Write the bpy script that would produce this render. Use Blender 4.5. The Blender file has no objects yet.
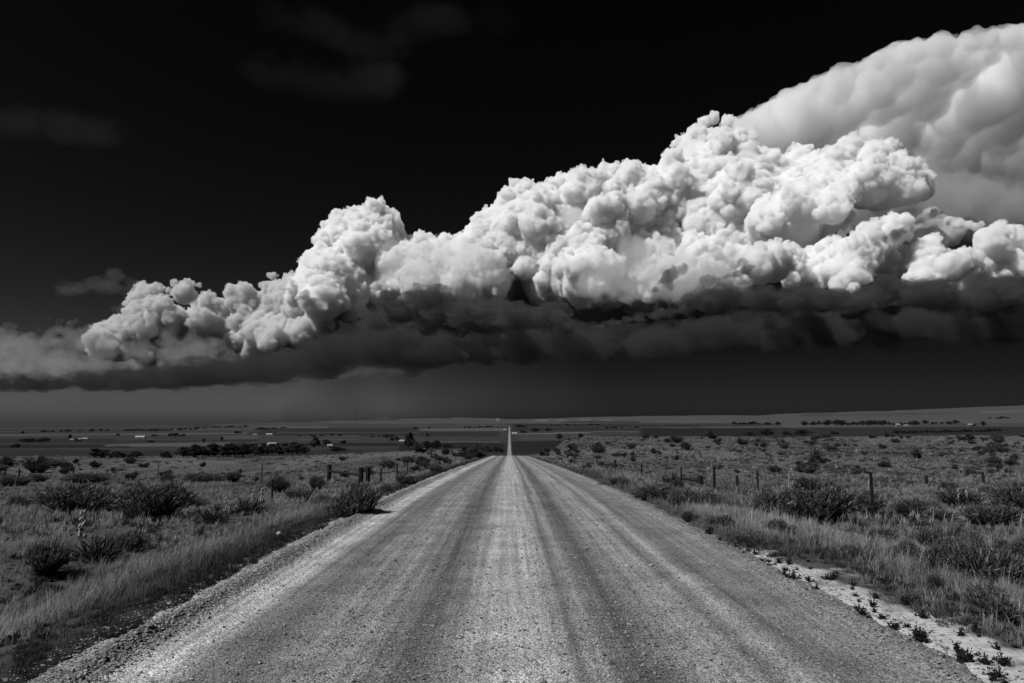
import bpy, math, numpy as np, random
from mathutils import Vector
sc = bpy.context.scene
COL = sc.collection
F = 683.0                                   # focal length in pixels of the 24 mm lens at 1024 wide
EYE = 1.8
PITCH = math.atan((420 - 341.5) / F)

def at(px, py, Y):
    """world point at forward distance Y that the photograph shows at (px, py)"""
    u = (px - 509.5) / F
    v = (341.5 - py) / F
    cy = math.cos(PITCH) - v * math.sin(PITCH)
    cz = math.sin(PITCH) + v * math.cos(PITCH)
    return np.array([u / cy * Y, Y, EYE + cz / cy * Y])

# ------------------------------------------------------------------ names and descriptions
def tag(o, label=None, cat=None, group=None, kind=None):
    if label: o['label'] = label
    if cat: o['category'] = cat
    if group: o['group'] = group
    if kind: o['kind'] = kind
    return o

def link(name, me, parent=None):
    o = bpy.data.objects.new(name, me)
    COL.objects.link(o)
    if parent: o.parent = parent
    return o

def empty(name, loc=(0, 0, 0), rz=0.0):
    o = bpy.data.objects.new(name, None)
    COL.objects.link(o)
    o.location = loc
    o.rotation_euler = (0, 0, rz)
    o.empty_display_size = .2
    return o

# ------------------------------------------------------------------ materials
def mat(name):
    m = bpy.data.materials.new(name)
    m.use_nodes = True
    nt = m.node_tree
    nt.nodes.clear()
    return m, nt, nt.nodes.new('ShaderNodeOutputMaterial')

def N(nt, typ, **kw):
    n = nt.nodes.new(typ)
    for k, v in kw.items():
        if k in n.inputs: n.inputs[k].default_value = v
        else: setattr(n, k, v)
    return n

def g3(v):
    return (v, v, v, 1)

def simple(name, v, rough=.9, var=.35, scale=8.0, spec=.15):
    """a grey surface with a fine procedural variation of tone"""
    m, nt, out = mat(name)
    b = N(nt, 'ShaderNodeBsdfPrincipled')
    b.inputs['Roughness'].default_value = rough
    b.inputs['Specular IOR Level'].default_value = spec
    tc = N(nt, 'ShaderNodeTexCoord')
    nz = N(nt, 'ShaderNodeTexNoise')
    nz.inputs['Scale'].default_value = scale
    nz.inputs['Detail'].default_value = 4
    nt.links.new(tc.outputs['Object'], nz.inputs['Vector'])
    r = N(nt, 'ShaderNodeMapRange')
    r.inputs['From Min'].default_value = .3
    r.inputs['From Max'].default_value = .7
    r.inputs['To Min'].default_value = v * (1 - var)
    r.inputs['To Max'].default_value = v * (1 + var)
    nt.links.new(nz.outputs[0], r.inputs[0])
    nt.links.new(r.outputs[0], b.inputs['Base Color'])
    nt.links.new(b.outputs[0], out.inputs['Surface'])
    return m

# ------------------------------------------------------------------ camera, sky, sun, picture settings
cam = bpy.data.cameras.new('camera')
cam.lens = 24
cam.sensor_width = 36
cam.clip_start = .1
cam.clip_end = 200000
co = link('camera', cam)
co.location = (0, 0, EYE)
co.rotation_euler = (math.pi / 2 + PITCH, 0, -math.atan(2.5 / F))
sc.camera = co

SUN_AZ, SUN_EL = math.radians(-122), math.radians(50)      # azimuth clockwise from straight ahead
sun_dir = Vector((math.sin(SUN_AZ) * math.cos(SUN_EL), math.cos(SUN_AZ) * math.cos(SUN_EL), math.sin(SUN_EL)))
sl = bpy.data.lights.new('sun', 'SUN')
sl.energy = 4.5
sl.angle = math.radians(.5)
so = link('sun', sl)
so.rotation_euler = sun_dir.to_track_quat('Z', 'Y').to_euler()

w = bpy.data.worlds.new('World')
sc.world = w
w.use_nodes = True
wn = w.node_tree
bg = wn.nodes['Background']
bg.inputs[1].default_value = .05
sky = N(wn, 'ShaderNodeTexSky', sky_type='NISHITA', sun_disc=False, sun_elevation=SUN_EL, sun_rotation=SUN_AZ)
sky.dust_density = .6
sky.air_density = .8
# black-and-white film behind a deep red filter: only the red light of the sky is recorded, with a steep curve
sep = N(wn, 'ShaderNodeSeparateColor')
pw = N(wn, 'ShaderNodeMath', operation='POWER')
pw.inputs[1].default_value = 2.5
ml = N(wn, 'ShaderNodeMath', operation='MULTIPLY')
ml.inputs[1].default_value = .033
wn.links.new(sky.outputs[0], sep.inputs[0])
wn.links.new(sep.outputs[0], pw.inputs[0])
wn.links.new(pw.outputs[0], ml.inputs[0])
wn.links.new(ml.outputs[0], bg.inputs[0])

vs = sc.view_settings
vs.view_transform = 'Standard'
vs.look = 'None'
vs.exposure = 0
vs.gamma = 1
vs.use_curve_mapping = False
sc.render.engine = 'CYCLES'
cy = sc.cycles
cy.max_bounces = 24
cy.volume_bounces = 14
cy.diffuse_bounces = 3
cy.glossy_bounces = 1
cy.transmission_bounces = 2
cy.transparent_max_bounces = 48
cy.caustics_reflective = cy.caustics_refractive = False
cy.use_adaptive_sampling = True
cy.adaptive_threshold = .01
cy.use_denoising = True
cy.denoiser = 'OPENIMAGEDENOISE'
# ================================================================== CLOUDS
# Heaps of spheres fused on a grid, roughened, skinned to a closed mesh and filled with an even scattering
# volume, so that the sun and the sky shade them; the dark ones carry extra shade in a low albedo.
def grid_noise(shape, cell, seed):
    r = np.random.default_rng(seed)
    cell = cell if hasattr(cell, '__len__') else (cell,) * 3
    g = r.standard_normal([int(s / c) + 3 for s, c in zip(shape, cell)]).astype(np.float32)
    for ax in range(3):
        idx = np.arange(shape[ax], dtype=np.float32) / cell[ax]
        i = idx.astype(int)
        f = idx - i
        f = f * f * (3 - 2 * f)
        sh = [1, 1, 1]
        sh[ax] = -1
        f = f.reshape(sh).astype(np.float32)
        g = np.take(g, i, ax) * (1 - f) + np.take(g, i + 1, ax) * f
    return g

def sphere_field(lo, hi, vox, spheres):
    n = np.ceil((hi - lo) / vox).astype(int)
    D = np.full(n, 6 * vox, np.float32)
    ax = [lo[k] + (np.arange(n[k]) + .5) * vox for k in range(3)]
    for c4 in spheres:
        c, r = c4[:3], c4[3]
        m = r + 4 * vox
        s = []
        for k in range(3):
            a = max(0, int((c[k] - m - lo[k]) / vox))
            b = min(n[k], int((c[k] + m - lo[k]) / vox) + 2)
            s.append(slice(a, max(a, b)))
        if any(q.stop <= q.start for q in s):
            continue
        d = np.sqrt(((ax[0][s[0]] - c[0]) ** 2)[:, None, None] + ((ax[1][s[1]] - c[1]) ** 2)[None, :, None]
                    + ((ax[2][s[2]] - c[2]) ** 2)[None, None, :]) - r
        sub = D[s[0], s[1], s[2]]
        np.minimum(sub, d.astype(np.float32), out=sub)
    return D

def surface_nets(D, lo, vox):
    n = D.shape
    ins = D < 0
    cs = [(i, j, k) for i in (0, 1) for j in (0, 1) for k in (0, 1)]
    c = np.zeros([k - 1 for k in n], np.uint8)
    for (i, j, k) in cs:
        c += ins[i:n[0] - 1 + i, j:n[1] - 1 + j, k:n[2] - 1 + k]
    act = (c > 0) & (c < 8)
    I = np.argwhere(act)
    idx = np.full(c.shape, -1, np.int32)
    idx[act] = np.arange(len(I))
    pos = np.zeros((len(I), 3), np.float32)
    cnt = np.zeros(len(I), np.float32)
    for a in cs:
        for ax in range(3):
            if a[ax]:
                continue
            b = list(a)
            b[ax] = 1
            da = D[I[:, 0] + a[0], I[:, 1] + a[1], I[:, 2] + a[2]]
            db = D[I[:, 0] + b[0], I[:, 1] + b[1], I[:, 2] + b[2]]
            m = (da < 0) != (db < 0)
            p = np.tile(np.array(a, np.float32), (len(I), 1))
            p[:, ax] = np.where(m, da / np.where(m, da - db, 1), 0)
            pos += np.where(m[:, None], p, 0)
            cnt += m
    pos = (I + pos / cnt[:, None] + .5) * vox + lo
    quads = []
    for ax in range(3):
        s0, s1 = [slice(None)] * 3, [slice(None)] * 3
        s0[ax], s1[ax] = slice(0, -1), slice(1, None)
        E = np.argwhere(ins[tuple(s0)] != ins[tuple(s1)])
        o = [k for k in range(3) if k != ax]
        E = E[(E[:, o[0]] > 0) & (E[:, o[1]] > 0) & (E[:, o[0]] < n[o[0]] - 1) & (E[:, o[1]] < n[o[1]] - 1)]
        inside = ins[E[:, 0], E[:, 1], E[:, 2]]
        q = []
        for (a, b) in ((0, 0), (1, 0), (1, 1), (0, 1)):
            e = E.copy()
            e[:, o[0]] -= 1 - a
            e[:, o[1]] -= 1 - b
            q.append(idx[e[:, 0], e[:, 1], e[:, 2]])
        q = np.stack(q, 1)
        flip = inside if ax != 1 else ~inside
        q[~flip] = q[~flip][:, ::-1]
        quads.append(q)
    return pos, np.concatenate(quads)

def quad_mesh(name, v, q, m=None, smooth=True):
    me = bpy.data.meshes.new(name)
    k = q.shape[1]
    me.vertices.add(len(v))
    me.vertices.foreach_set('co', np.ascontiguousarray(v, np.float32).ravel())
    me.loops.add(q.size)
    me.loops.foreach_set('vertex_index', np.ascontiguousarray(q, np.int32).ravel())
    me.polygons.add(len(q))
    me.polygons.foreach_set('loop_start', np.arange(0, q.size, k, dtype=np.int32))
    me.update(calc_edges=True)
    me.polygons.foreach_set('use_smooth', np.full(len(q), smooth))
    if m: me.materials.append(m)
    return me

def vapour(name, mfp, albedo=1.0, aniso=0.0):
    """an even fog: mean free path in metres, share of the light it scatters rather than swallows"""
    m, nt, out = mat(name)
    v = N(nt, 'ShaderNodeVolumeScatter')
    v.inputs['Color'].default_value = g3(1)
    v.inputs['Density'].default_value = albedo / mfp
    v.inputs['Anisotropy'].default_value = aniso
    last = v
    if albedo < 1:
        a = N(nt, 'ShaderNodeVolumeAbsorption')
        a.inputs['Color'].default_value = g3(0)
        a.inputs['Density'].default_value = (1 - albedo) / mfp
        s = N(nt, 'ShaderNodeAddShader')
        nt.links.new(v.outputs[0], s.inputs[0])
        nt.links.new(a.outputs[0], s.inputs[1])
        last = s
    nt.links.new(last.outputs[0], out.inputs['Volume'])
    return m

def soften(D, n):
    for _ in range(n):
        for ax in range(3):
            a = np.roll(D, 1, ax) + np.roll(D, -1, ax)
            D = D * .5 + a * .25
    return D

def band(top, bot, n, r0, r1, seed):
    """n lumps spread between an upper and a lower edge, each edge a list of (px, py)"""
    r = np.random.default_rng(seed)
    t, b = np.array(top, float), np.array(bot, float)
    out = []
    for _ in range(n):
        x = r.uniform(t[0, 0], t[-1, 0])
        y0, y1 = np.interp(x, t[:, 0], t[:, 1]), np.interp(x, b[:, 0], b[:, 1])
        k = r.random()
        rad = min(r.uniform(r0, r1), max(4, (y1 - y0) * .5))
        out.append((x, y0 + rad + k * max(0, y1 - y0 - 2 * rad), rad))
    return out

def parse(t):
    return [tuple(map(float, l.split())) for l in t.replace('\n', ';').split(';') if l.strip()]

def wall(top, bot, n, r0, r1, seed, slope, edge=0):
    """like band(), but the heap leans back as it rises; a finer row of lumps follows the upper edge"""
    r = np.random.default_rng(seed + 500)
    t, b = np.array(top, float), np.array(bot, float)
    out = []
    for x, y, rad in band(top, bot, n, r0, r1, seed):
        yb = np.interp(x, b[:, 0], b[:, 1])
        out.append((x, y, rad, (yb - y) * slope + 1300 * float(fbm2(x / 45, y / 45, seed))))
    for _ in range(edge):
        x = r.uniform(t[0, 0], t[-1, 0])
        rad = r.uniform(r0 * .45, r0 * .9)
        y = np.interp(x, t[:, 0], t[:, 1]) + rad * r.uniform(.8, 1.5)
        out.append((x, y, rad, (np.interp(x, b[:, 0], b[:, 1]) - y) * slope))
    return out

def fbm2(x, y, seed):
    r = np.random.default_rng(seed)
    g = r.standard_normal((40, 40))
    i, j = int(x) % 39, int(y) % 39
    fx, fy = x - int(x), y - int(y)
    fx, fy = fx * fx * (3 - 2 * fx), fy * fy * (3 - 2 * fy)
    return (g[i, j] * (1 - fx) + g[i + 1, j] * fx) * (1 - fy) + (g[i, j + 1] * (1 - fx) + g[i + 1, j + 1] * fx) * fy

def cloud(name, label, lumps, Y, vox, m, seed, levels=3, zs=1.0, spread=900, noise=((12, .06), (6, .04), (3, .028)),
          kids=(0, 9, 12, 16), floor=None, fill=.85, kid=(.28, .5), minr=1.0, group=None, blur=1, billow=True):
    r = np.random.default_rng(seed)
    S = []
    def grow(p, rad, lev):
        S.append((*p, rad))
        if lev == 0: return
        for _ in range(kids[lev]):
            d = r.normal(size=3)
            d /= np.linalg.norm(d)
            if d[1] > .35: d[1] *= -1
            if d[2] < -.5: d[2] *= -1
            grow(p + d * (rad * r.uniform(.75, 1.0)), rad * r.uniform(*kid), lev - 1)
    for l in lumps:
        y = Y + r.uniform(-1, 1) * spread + (l[3] if len(l) > 3 else 0)
        p = at(l[0], l[1], y)
        p[2] *= zs
        grow(p, l[2] / F * y * fill * zs ** .8, levels)
    A = np.array([s for s in S if s[3] > vox * minr])
    pad = A[:, 3].max() * .3 + 4 * vox
    lo = A[:, :3].min(0) - pad
    hi = A[:, :3].max(0) + pad
    if floor is not None: lo[2] = max(lo[2], floor * zs)
    D = sphere_field(lo, hi, vox, A)
    D = soften(D, blur)
    R = float(np.median([l[2] for l in lumps])) / F * Y
    near = D < 4.5 * vox
    for i, (cell, amp) in enumerate(noise):
        g = grid_noise(D.shape, cell, seed * 10 + i)
        D += near * (amp * R) * ((.7 - np.abs(g)) if billow else g * .8)
    D[0] = D[-1] = 9
    D[:, 0] = D[:, -1] = 9
    D[:, :, 0] = D[:, :, -1] = 9
    v, q = surface_nets(D, lo, vox)
    v[:, 2] /= zs
    print(name, len(A), D.shape, len(q))
    me = quad_mesh(name, v - v.mean(0), q, m)
    o = link(name, me)
    o.location = v.mean(0)
    return tag(o, label, 'cloud', group)

NZ = ((16, .06), (8, .07), (4, .075), (2.3, .065))
GREY = vapour('greyer veiled cloud', 70, .85)
WHITE = vapour('dense white cloud', 56, .988)
TTOP = [(318, 262), (328, 240), (336, 214), (346, 207), (372, 203), (392, 209), (402, 228), (412, 233), (440, 231), (472, 232), (484, 222), (506, 198), (541, 181), (570, 182), (582, 168), (609, 167), (635, 158),
        (646, 167), (655, 163), (672, 142), (696, 123), (712, 109), (734, 116), (750, 134), (768, 152), (798, 143), (820, 148), (838, 142), (856, 143), (878, 145), (892, 161), (908, 166), (930, 190)]
TBOT = [(318, 330), (400, 318), (480, 315), (560, 318), (640, 320), (740, 300), (790, 262), (850, 222), (930, 200)]
cloud('cumulonimbus_tower', 'towering white cumulonimbus heaped like cauliflower above the road',
      wall(TTOP, TBOT, 190, 8, 33, 31, 24, 120) + [(x, y, r_, 1500) for x, y, r_ in parse("""
370 250 30;345 275 24;400 280 30;440 275 30;470 270 30;510 250 40;550 240 44;590 225 44;630 215 44;680 205 46;720 185 44;760 200 40;800 188 30;850 180 24;480 290 30;560 280 40;640 275 44;720 255 46;770 230 30
""")], 14600, 26, WHITE, 3, fill=.98, levels=3, blur=0, kids=(0, 9, 12, 15), noise=NZ, spread=350, kid=(.24, .46))
HTOP = [(100, 322), (123, 311), (131, 289), (145, 282), (168, 287), (175, 279), (199, 281), (205, 291), (229, 298), (236, 291), (242, 283), (263, 282), (268, 272), (300, 271), (318, 270), (330, 258), (350, 262)]
cloud('cumulus_heap', 'broken line of low white heaps left of the great tower',
      wall(HTOP, [(100, 362), (160, 372), (230, 366), (300, 352), (350, 340)], 130, 5, 20, 33, 24, 60), 15800, 26, GREY, 5, fill=.98, levels=3, blur=0, kids=(0, 9, 12, 15), noise=NZ, spread=350, kid=(.24, .46))
BTOP = [(745, 262), (755, 245), (775, 237), (787, 236), (797, 250), (803, 262), (812, 246), (835, 231), (869, 217), (892, 214), (916, 207), (939, 208), (960, 219), (1013, 224), (1100, 232)]
cloud('white_cloud_bank', 'bright white cloud bank under the anvil',
      wall(BTOP, [(745, 285), (800, 292), (860, 300), (1100, 305)], 170, 6, 18, 35, 24, 80), 11900, 24, WHITE, 7, fill=.98, levels=3, blur=0, kids=(0, 9, 12, 15), noise=NZ, spread=350, kid=(.24, .46))
ANVIL = vapour('thin anvil ice cloud', 420, .975)
ATOP = [(735, 118), (770, 98), (800, 82), (850, 60), (900, 40), (950, 30), (1024, 20), (1150, 10)]
cloud('anvil_cloud', 'broad smooth anvil cloud spreading into the upper corner of the sky',
      [(x, y, r_, (y - float(np.interp(x, [p[0] for p in ATOP], [p[1] for p in ATOP]))) * 40) for x, y, r_ in
       band(ATOP, [(735, 132), (770, 170), (850, 240), (900, 255), (1150, 260)], 260, 12, 34, 4)
       + band(ATOP, [(735, 130), (770, 118), (800, 104), (850, 84), (900, 68), (950, 60), (1024, 52), (1150, 42)], 150, 8, 15, 5)],
      16500, 65, ANVIL, 11, levels=1, kids=(0, 12), noise=(((12, 12, 30), .10), ((6, 6, 16), .12), ((3, 3, 8), .13), ((2, 2, 4), .10)), spread=550, kid=(.25, .5), blur=6, billow=False)
DARK = vapour('shade-darkened storm cloud', 480, .09)  # low albedo stands in for the shade lying on the shelf
def recede(lumps):
    """the shelf runs away from right to left: its left end stands much farther off"""
    return [(l[0], l[1], l[2], float(np.interp(l[0], [-60, 100, 250, 400, 560, 760, 1150], [3000, 1800, 900, 600, 300, 0, -900]))) for l in lumps]
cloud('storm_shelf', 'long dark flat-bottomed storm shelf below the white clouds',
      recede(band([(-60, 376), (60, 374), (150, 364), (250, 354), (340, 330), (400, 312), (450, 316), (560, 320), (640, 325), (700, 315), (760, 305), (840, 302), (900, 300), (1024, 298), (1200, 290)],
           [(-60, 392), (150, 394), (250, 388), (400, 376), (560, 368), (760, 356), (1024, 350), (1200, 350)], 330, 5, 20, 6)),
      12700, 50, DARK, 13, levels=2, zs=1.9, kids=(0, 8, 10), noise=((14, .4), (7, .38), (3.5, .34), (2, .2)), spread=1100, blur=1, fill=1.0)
DARK2 = vapour('shade-darkened scud', 210, .13)  # the scud's lack of sun is put into its absorption
cloud('scud_cloud', 'ragged shade-darkened scud cloud drifting in front of the tower foot',
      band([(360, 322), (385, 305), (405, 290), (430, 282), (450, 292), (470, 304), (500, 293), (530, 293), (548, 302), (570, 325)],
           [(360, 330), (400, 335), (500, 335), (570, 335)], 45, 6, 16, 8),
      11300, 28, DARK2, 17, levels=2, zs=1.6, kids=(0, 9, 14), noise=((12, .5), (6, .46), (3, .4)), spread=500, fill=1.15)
cloud('scud_cloud', 'tattered shade-darkened scud cloud strewn across the white bank',
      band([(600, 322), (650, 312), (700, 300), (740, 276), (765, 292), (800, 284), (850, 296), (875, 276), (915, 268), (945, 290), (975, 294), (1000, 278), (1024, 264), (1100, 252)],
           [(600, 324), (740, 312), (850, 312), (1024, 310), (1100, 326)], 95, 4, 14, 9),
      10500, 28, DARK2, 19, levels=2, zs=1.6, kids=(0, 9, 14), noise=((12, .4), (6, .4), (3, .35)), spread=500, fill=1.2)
VEIL = vapour('thin white veil', 1250, .95)
SHADE = vapour('thin grey veil', 1500, .62)
cloud('cloud_veil', 'soft white veil hanging in the hollow right of the left turret',
      band([(395, 236), (420, 236), (470, 238), (490, 250)], [(380, 300), (430, 292), (490, 290)], 60, 8, 22, 61), 13300, 45, VEIL, 61, levels=1, kids=(0, 8),
      noise=((10, .3), (5, .3), (2.5, .25)), spread=400, billow=False)
cloud('cloud_veil', 'soft grey veil covering the middle foot of the white tower',
      band([(590, 262), (630, 236), (680, 232), (730, 244), (745, 262)], [(590, 305), (660, 308), (745, 300)], 90, 8, 26, 62), 12600, 45, VEIL, 62, levels=1, kids=(0, 8),
      noise=((10, .3), (5, .3), (2.5, .25)), spread=400, billow=False)
cloud('cloud_veil', 'thin misty skirt between the anvil and the white tower',
      band([(880, 180), (920, 168), (980, 176), (1100, 180)], [(880, 222), (960, 226), (1100, 240)], 70, 10, 26, 63), 16200, 55, SHADE, 63, levels=1, kids=(0, 8),
      noise=((10, .3), (5, .3), (2.5, .25)), spread=700, billow=False)
MIST = vapour('thin tattered mist', 1500, .62)
cloud('cloud_veil', 'tattered grey mist where the low heaps fade out at the far left',
      band([(-60, 322), (0, 318), (40, 330), (90, 300), (130, 300), (180, 330), (240, 345)], [(-60, 384), (60, 388), (160, 380), (240, 368)], 150, 5, 17, 64), 13800, 40, MIST, 64, levels=2, kids=(0, 7, 9),
      noise=((12, .4), (6, .4), (3, .35)), spread=600)
SCRAP = vapour('torn shade-darkened scud', 170, .16)  # shade on the scraps comes from absorption, nothing casts it
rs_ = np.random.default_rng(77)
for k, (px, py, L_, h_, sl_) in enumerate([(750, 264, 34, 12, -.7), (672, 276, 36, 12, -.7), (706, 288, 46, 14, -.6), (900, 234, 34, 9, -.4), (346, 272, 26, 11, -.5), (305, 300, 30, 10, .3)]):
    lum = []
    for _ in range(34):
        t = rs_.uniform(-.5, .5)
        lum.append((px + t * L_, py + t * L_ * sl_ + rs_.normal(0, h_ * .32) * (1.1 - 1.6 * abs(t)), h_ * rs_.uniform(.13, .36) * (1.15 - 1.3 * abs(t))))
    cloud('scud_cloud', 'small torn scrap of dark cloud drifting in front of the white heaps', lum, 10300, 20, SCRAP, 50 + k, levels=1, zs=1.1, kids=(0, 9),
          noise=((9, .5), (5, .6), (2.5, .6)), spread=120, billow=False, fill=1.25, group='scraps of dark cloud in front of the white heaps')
HAZY = vapour('hazy cloud', 6000, .45)
cloud('hazy_cloud', 'soft grey hazy cloud low at the edge of the sky',
      band([(-80, 330), (0, 326), (30, 345), (60, 334), (100, 318), (140, 335), (200, 345), (300, 352), (400, 362)],
           [(-80, 392), (200, 390), (400, 380)], 150, 6, 24, 12),
      21000, 85, HAZY, 23, levels=1, zs=1.6, kids=(0, 8), noise=((10, .4), (5, .35), (3, .3)), spread=3500)
cloud('hazy_cloud', 'faint grey cloud puff above the low heaps at the far left',
      band([(60, 285), (100, 268), (125, 262), (150, 280)], [(60, 300), (150, 300)], 26, 4, 12, 13),
      18000, 70, HAZY, 24, levels=1, zs=1.4, kids=(0, 8), noise=((8, .4), (4, .3), (2.5, .25)), spread=900)
CIRRUS = vapour('thin high cirrus', 330000, 1.0)
for pts, n, lab, sd in (([(-40, 100), (0, 105), (60, 112), (125, 120)], 60, 'faint cirrus wisp in the dark sky at the upper left', 41),
                        ([(270, 2), (320, 8), (340, 20), (380, 40), (420, 4), (500, 0)], 70, 'faint cirrus wisp at the top edge of the dark sky', 42),
                        ([(255, 55), (300, 62), (340, 70), (395, 60)], 40, 'faint cirrus streak below the wisp at the top edge', 43)):
    cloud('cirrus_cloud', lab, band(pts, [(x, y + 34) for x, y in pts], n, 4, 14, sd), 17000, 75, CIRRUS, sd, levels=1, zs=1.3, kids=(0, 8),
          noise=((10, .7), (5, .6), (2.5, .4)), spread=2500, blur=3, billow=False, fill=1.3)
RAIN = vapour('falling rain', 1900, .005)
rr_ = np.random.default_rng(3)
cloud('rain_curtain', 'dark curtain of rain hanging below the storm shelf',
      [(x, rr_.uniform(338, 428), float(np.interp(x, [230, 400, 560, 750, 1300], [6, 18, 52, 105, 140])) * rr_.uniform(.7, 1.2)) for x in rr_.uniform(230, 1300, 900)],
      17500, 115, RAIN, 29, levels=0, noise=(), spread=300, blur=8, minr=.8)
# ================================================================== GROUND, HILLS AND ROAD
def smooth01(t):
    t = np.clip(t, 0, 1)
    return t * t * (3 - 2 * t)

def vnoise(x, y, seed):
    """smooth value noise over the plane, about -1..1"""
    xi, yi = np.floor(x).astype(np.int64), np.floor(y).astype(np.int64)
    fx, fy = x - xi, y - yi
    fx, fy = fx * fx * (3 - 2 * fx), fy * fy * (3 - 2 * fy)
    def h(a, b):
        n = (a * 374761393 + b * 668265263 + seed * 974634777) & 0x7fffffff
        n = ((n ^ (n >> 13)) * 1274126177) & 0x7fffffff
        n = n ^ (n >> 16)
        return (n & 0xffff) / 32767.5 - 1
    return (h(xi, yi) * (1 - fx) + h(xi + 1, yi) * fx) * (1 - fy) + (h(xi, yi + 1) * (1 - fx) + h(xi + 1, yi + 1) * fx) * fy

def fbm(x, y, seed, oct=4):
    s, a = 0, 1
    for i in range(oct):
        s = s + a * vnoise(x * 2 ** i, y * 2 ** i, seed + i * 7)
        a *= .5
    return s / 1.7

RY = [-200, 12, 37, 80, 129, 150, 180, 250, 500]
RZ = [0, 0, -.9, -2.75, -4.8, -6.3, -9.0, -15.5, -33]
LZ = [(-200, -1.1), (5, -1.1), (15, -1.25), (37, -2.4), (60, -3.6), (100, -5.9), (135, -6.0), (155, -6.3), (190, -9), (260, -17), (500, -36)]
CZ = [(-200, -1.0), (15, -1.1), (37, -1.9), (60, -2.6), (100, -3.4), (130, -3.9), (165, -5.2), (190, -7), (260, -16), (500, -34)]   # low rise between road and left field
HZ = [(-200, -.7), (5, -.7), (17, -.85), (37, -1.95), (60, -2.25), (80, -2.45), (150, -2.7), (220, -3.2), (250, -4.6), (300, -9), (400, -21), (500, -30)]
def tab(T, y):
    return np.interp(y, [t[0] for t in T], [t[1] for t in T])

def road_z(y):
    a = np.interp(y, RY, RZ)
    for d in (4, 8):                                   # rounded breaks of slope
        a = (a + np.interp(y - d, RY, RZ) + np.interp(y + d, RY, RZ)) / 3
    return a

FPX = [-900, -200, 0, 128, 256, 330, 400, 440, 509, 560, 620, 760, 890, 1024, 1250, 1900]
FY = [500, 800, 1200, 2000, 3200, 5000, 7500, 10500]
FR = np.array([  # image row at which the land of each distance lies, one line per distance
    [472, 472, 472, 472, 472, 470, 468, 468, 470, 470, 466, 460, 460, 460, 460, 460],
    [459, 459, 459, 459, 458, 455, 452, 452, 459, 460, 456, 452, 450, 450, 450, 450],
    [453, 453, 453, 452, 451, 449, 447, 447, 452, 452, 448, 443, 442, 441, 441, 441],
    [446, 446, 446, 445, 444, 443, 441, 440, 438, 438, 438, 436.5, 435, 434, 434, 434],
    [440, 440, 440, 439, 437, 436, 434, 432, 427, 430, 432, 431.5, 430, 428.5, 428, 428],
    [434, 434, 434, 433, 431, 429, 427, 426, 424.5, 425, 426, 425.5, 424, 422, 421, 420],
    [431, 431, 431, 430, 427.5, 425.5, 424, 423, 422, 422, 422, 421, 418.5, 416, 413, 410],
    [429, 428.5, 428, 426.5, 423.2, 421, 417.4, 417, 419, 418, 416.5, 415, 410.5, 405, 400, 396]])

def far_z(x, y):
    yy = np.clip(y, FY[0], FY[-1])
    px = 509.5 + F * x / np.maximum(yy, 1)
    j = np.clip(np.searchsorted(FPX, px) - 1, 0, len(FPX) - 2)
    fp = np.array(FPX, float)
    fx = np.clip((px - fp[j]) / (fp[j + 1] - fp[j]), 0, 1)
    ly = 1 / yy
    k = np.clip(np.searchsorted(FY, yy) - 1, 0, len(FY) - 2)
    L = 1 / np.array(FY, float)
    fy = np.clip((ly - L[k]) / (L[k + 1] - L[k]), 0, 1)
    row = (FR[k, j] * (1 - fx) + FR[k, j + 1] * fx) * (1 - fy) + (FR[k + 1, j] * (1 - fx) + FR[k + 1, j + 1] * fx) * fy
    row = row + np.where(yy > 6000, .75 * fbm(px / 26, yy / 5000, 91, 4), .12 * fbm(px / 40, yy / 900, 92, 3))
    v = (341.5 - row) / F
    c, s = math.cos(PITCH), math.sin(PITCH)
    z = EYE + (s + v * c) / (c - v * s) * yy
    return z

def ground_z(x, y):
    x, y = np.asarray(x, float), np.asarray(y, float)
    r = road_z(y)
    hum = .10 * fbm(x / 3.1, y / 3.1, 5, 4) * smooth01((np.abs(x) - 4) / 3)
    left = r + (tab(CZ, y) - r) * smooth01((-x - 3.4) / 4.5)
    left = left + (tab(LZ, y) - tab(CZ, y)) * smooth01((-x - 9) / (12 + .22 * np.maximum(y, 0)))
    right = r + (tab(HZ, y) - r) * smooth01((x - np.interp(y, [0, 12], [4.0, 3.5])) / (4.5 + .10 * np.clip(y, 0, 140)))
    roll = .55 * fbm(x / 34, y / 34, 15, 3) * smooth01((np.abs(x) - 12) / 20) * smooth01((y - 30) / 60)
    z = np.where(x < 0, left, right) + hum + roll
    # the ground is cut down under the road itself
    z = z - .16 * (1 - smooth01((np.abs(x) - 3.15) / .3)) * (y < 135)
    t = smooth01((y - 200) / 330)
    return np.where(y > 200, z * (1 - t) + far_z(x, y) * t, z)

def row_of(x, y, z):
    c, s = math.cos(PITCH), math.sin(PITCH)
    d = y * c + (z - EYE) * s
    v = (-y * s + (z - EYE) * c) / np.maximum(d, 1e-3)
    return 341.5 - F * v

_Y = np.concatenate([np.geomspace(3, 300, 260), np.geomspace(303, 10500, 260)])
def spot(px, row):
    """the nearest place on the ground seen at (px, row)"""
    u = (px - 509.5) / F
    Y = _Y
    for _ in range(2):
        rr = row_of(u * Y, Y, ground_z(u * Y, Y))
        i = int(np.argmax(rr <= row)) if (rr <= row).any() else len(Y) - 1
        y = float(Y[i])
        Y = np.linspace(Y[max(i - 1, 0)], Y[i], 24)
    return u * y, y, float(ground_z(np.array([u * y]), np.array([y]))[0])

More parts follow.
